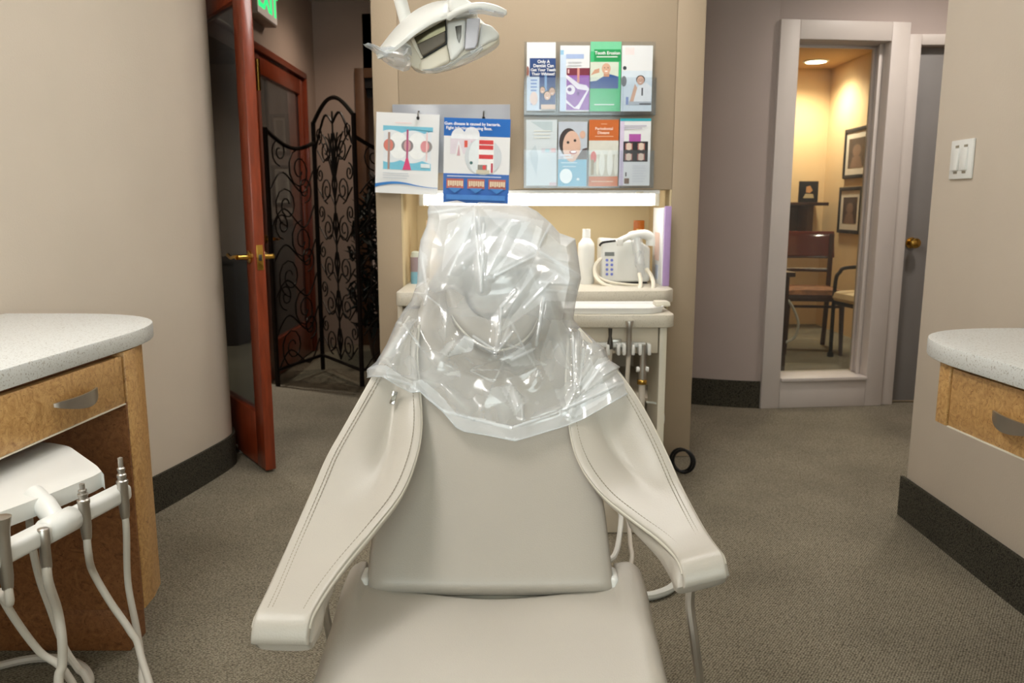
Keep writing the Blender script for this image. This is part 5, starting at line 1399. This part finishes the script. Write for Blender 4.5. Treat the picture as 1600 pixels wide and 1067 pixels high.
O('pivot_hub', tube([hc-bd*0.036, hc-bd*0.030, hc+bd*0.030, hc+bd*0.036], [0.016,0.022,0.022,0.016], 18), 'plastic', un, ang=50)
nk = Vector((*tz(52,768),TZU-0.004))
O('neck', tube([nk, nk.lerp(hc,0.5)+Vector((0,0,0.004)), hc.lerp(nk,0.1)], [0.017,0.019,0.017], 14), 'plastic', un, ang=60)
O('unit_post', tube([Vector((-1.02,1.35,0.0)),Vector((-1.02,1.35,TZU-0.05))], 0.03, 14), 'plastic', un)
O('unit_foot', box(-1.12,-0.92,1.22,1.48,0.0,0.03), 'plastic', un, bev=0.01)
GH = 'handpieces on the left delivery bar'
def handpiece(px, py, label, hose, profile, mt='steel', hr=0.0065, zo=0.0):
    u = pu(px,py); c = e0+bd*(u*bl)+Vector((bd.y,-bd.x,0))*0.0
    side = Vector((-bd.y,bd.x,0)); side = side if side.x > 0 else -side
    c = c+side*0.015+Vector((0,0,zo))
    t = thing('handpiece', c, label, 'handpiece', GH)
    O('body', lathe(profile, c, 16), mt, t, ang=50)
    O('clip', xf(box(-0.012,0.012,-0.008,0.008,-0.012,0.012), Matrix.Translation(c-side*0.012)), 'plastic', t, bev=0.004)
    z0 = profile[0][1]
    O('hose', tube(cat([c+Vector((0,0,z0+0.01)), c+Vector((0,0,z0-0.025))]+hose[1:],7), hr, 10), 'hose', t)
    return t
full = [(0.0065,-0.045),(0.008,-0.04),(0.0095,-0.02),(0.0095,0.022),(0.0105,0.024),(0.0105,0.030),(0.0075,0.032),(0.0075,0.036),(0.0085,0.037),(0.0085,0.042),(0.006,0.044),(0.006,0.049),(0.007,0.050),(0.007,0.054),(0.0045,0.056),(0.0045,0.074),(0,0.076)]
short = [(r,z if z < 0.04 else 0.04+(z-0.04)*0.55) for r, z in full]
handpiece(184,774,'tall chrome handpiece stub at the far end of the white bar',[at(186,830,1.44),at(200,910,1.43),at(214,985,1.41),at(222,1035,1.38),at(226,1080,1.34),Vector((-0.60,1.26,0.06)),Vector((-0.8,1.2,0.012)),Vector((-0.96,1.28,0.02))],full)
handpiece(131,806,'ribbed chrome handpiece stub next to the bar pivot',[at(131,850,1.37),at(145,893,1.37),at(172,940,1.37),at(203,985,1.36),at(219,1020,1.35),Vector((-0.64,1.28,0.16)),Vector((-0.75,1.2,0.03)),Vector((-0.96,1.3,0.02))],short)
handpiece(70,840,'short dark tipped handpiece on the near half of the bar',[at(76,905,1.28),at(90,955,1.27),at(97,1000,1.26),at(97,1040,1.25),at(92,1080,1.23),Vector((-0.72,1.15,0.1)),Vector((-0.85,1.1,0.012)),Vector((-0.97,1.25,0.02))],[(0.0075,-0.055),(0.0085,-0.05),(0.0085,-0.015),(0.0095,-0.012),(0.0095,0.014),(0.008,0.016),(0,0.017)],'steel',0.0078)
handpiece(8,872,'thick grey syringe handle at the left picture edge',[at(-8,905,1.17),at(0,925,1.20),at(22,965,1.24),at(62,1018,1.27),at(110,1062,1.27),Vector((-0.70,1.25,0.1)),Vector((-0.82,1.2,0.012)),Vector((-0.97,1.27,0.02))],[(0.008,-0.05),(0.010,-0.03),(0.0105,0.02),(0.012,0.045),(0.0155,0.062),(0.016,0.066),(0,0.068)],'steel',0.0065)
floorhose('delivery_hose', [Vector((*tz(45,800,0.55),0.555)), at(50,850,1.33), at(62,905,1.36), at(78,950,1.38), at(100,1010,1.40), at(122,1045,1.38), at(140,1070,1.36), Vector((-0.70,1.3,0.05)), Vector((-0.85,1.22,0.012)), Vector((-0.97,1.3,0.02))], 0.0065, 'hose', 'grey hose hanging from under the white delivery tray')
fl = [atz(-60,1058,0.012),atz(0,1040,0.012),atz(45,1030,0.012),atz(85,1028,0.012),atz(115,1034,0.012),atz(135,1048,0.012),atz(140,1065,0.012),atz(130,1085,0.012),Vector((-0.90,1.55,0.012)),Vector((-0.97,1.45,0.02))]
floorhose('delivery_hose', fl, 0.010, 'hose', 'grey hose looped on the carpet under the left desk')
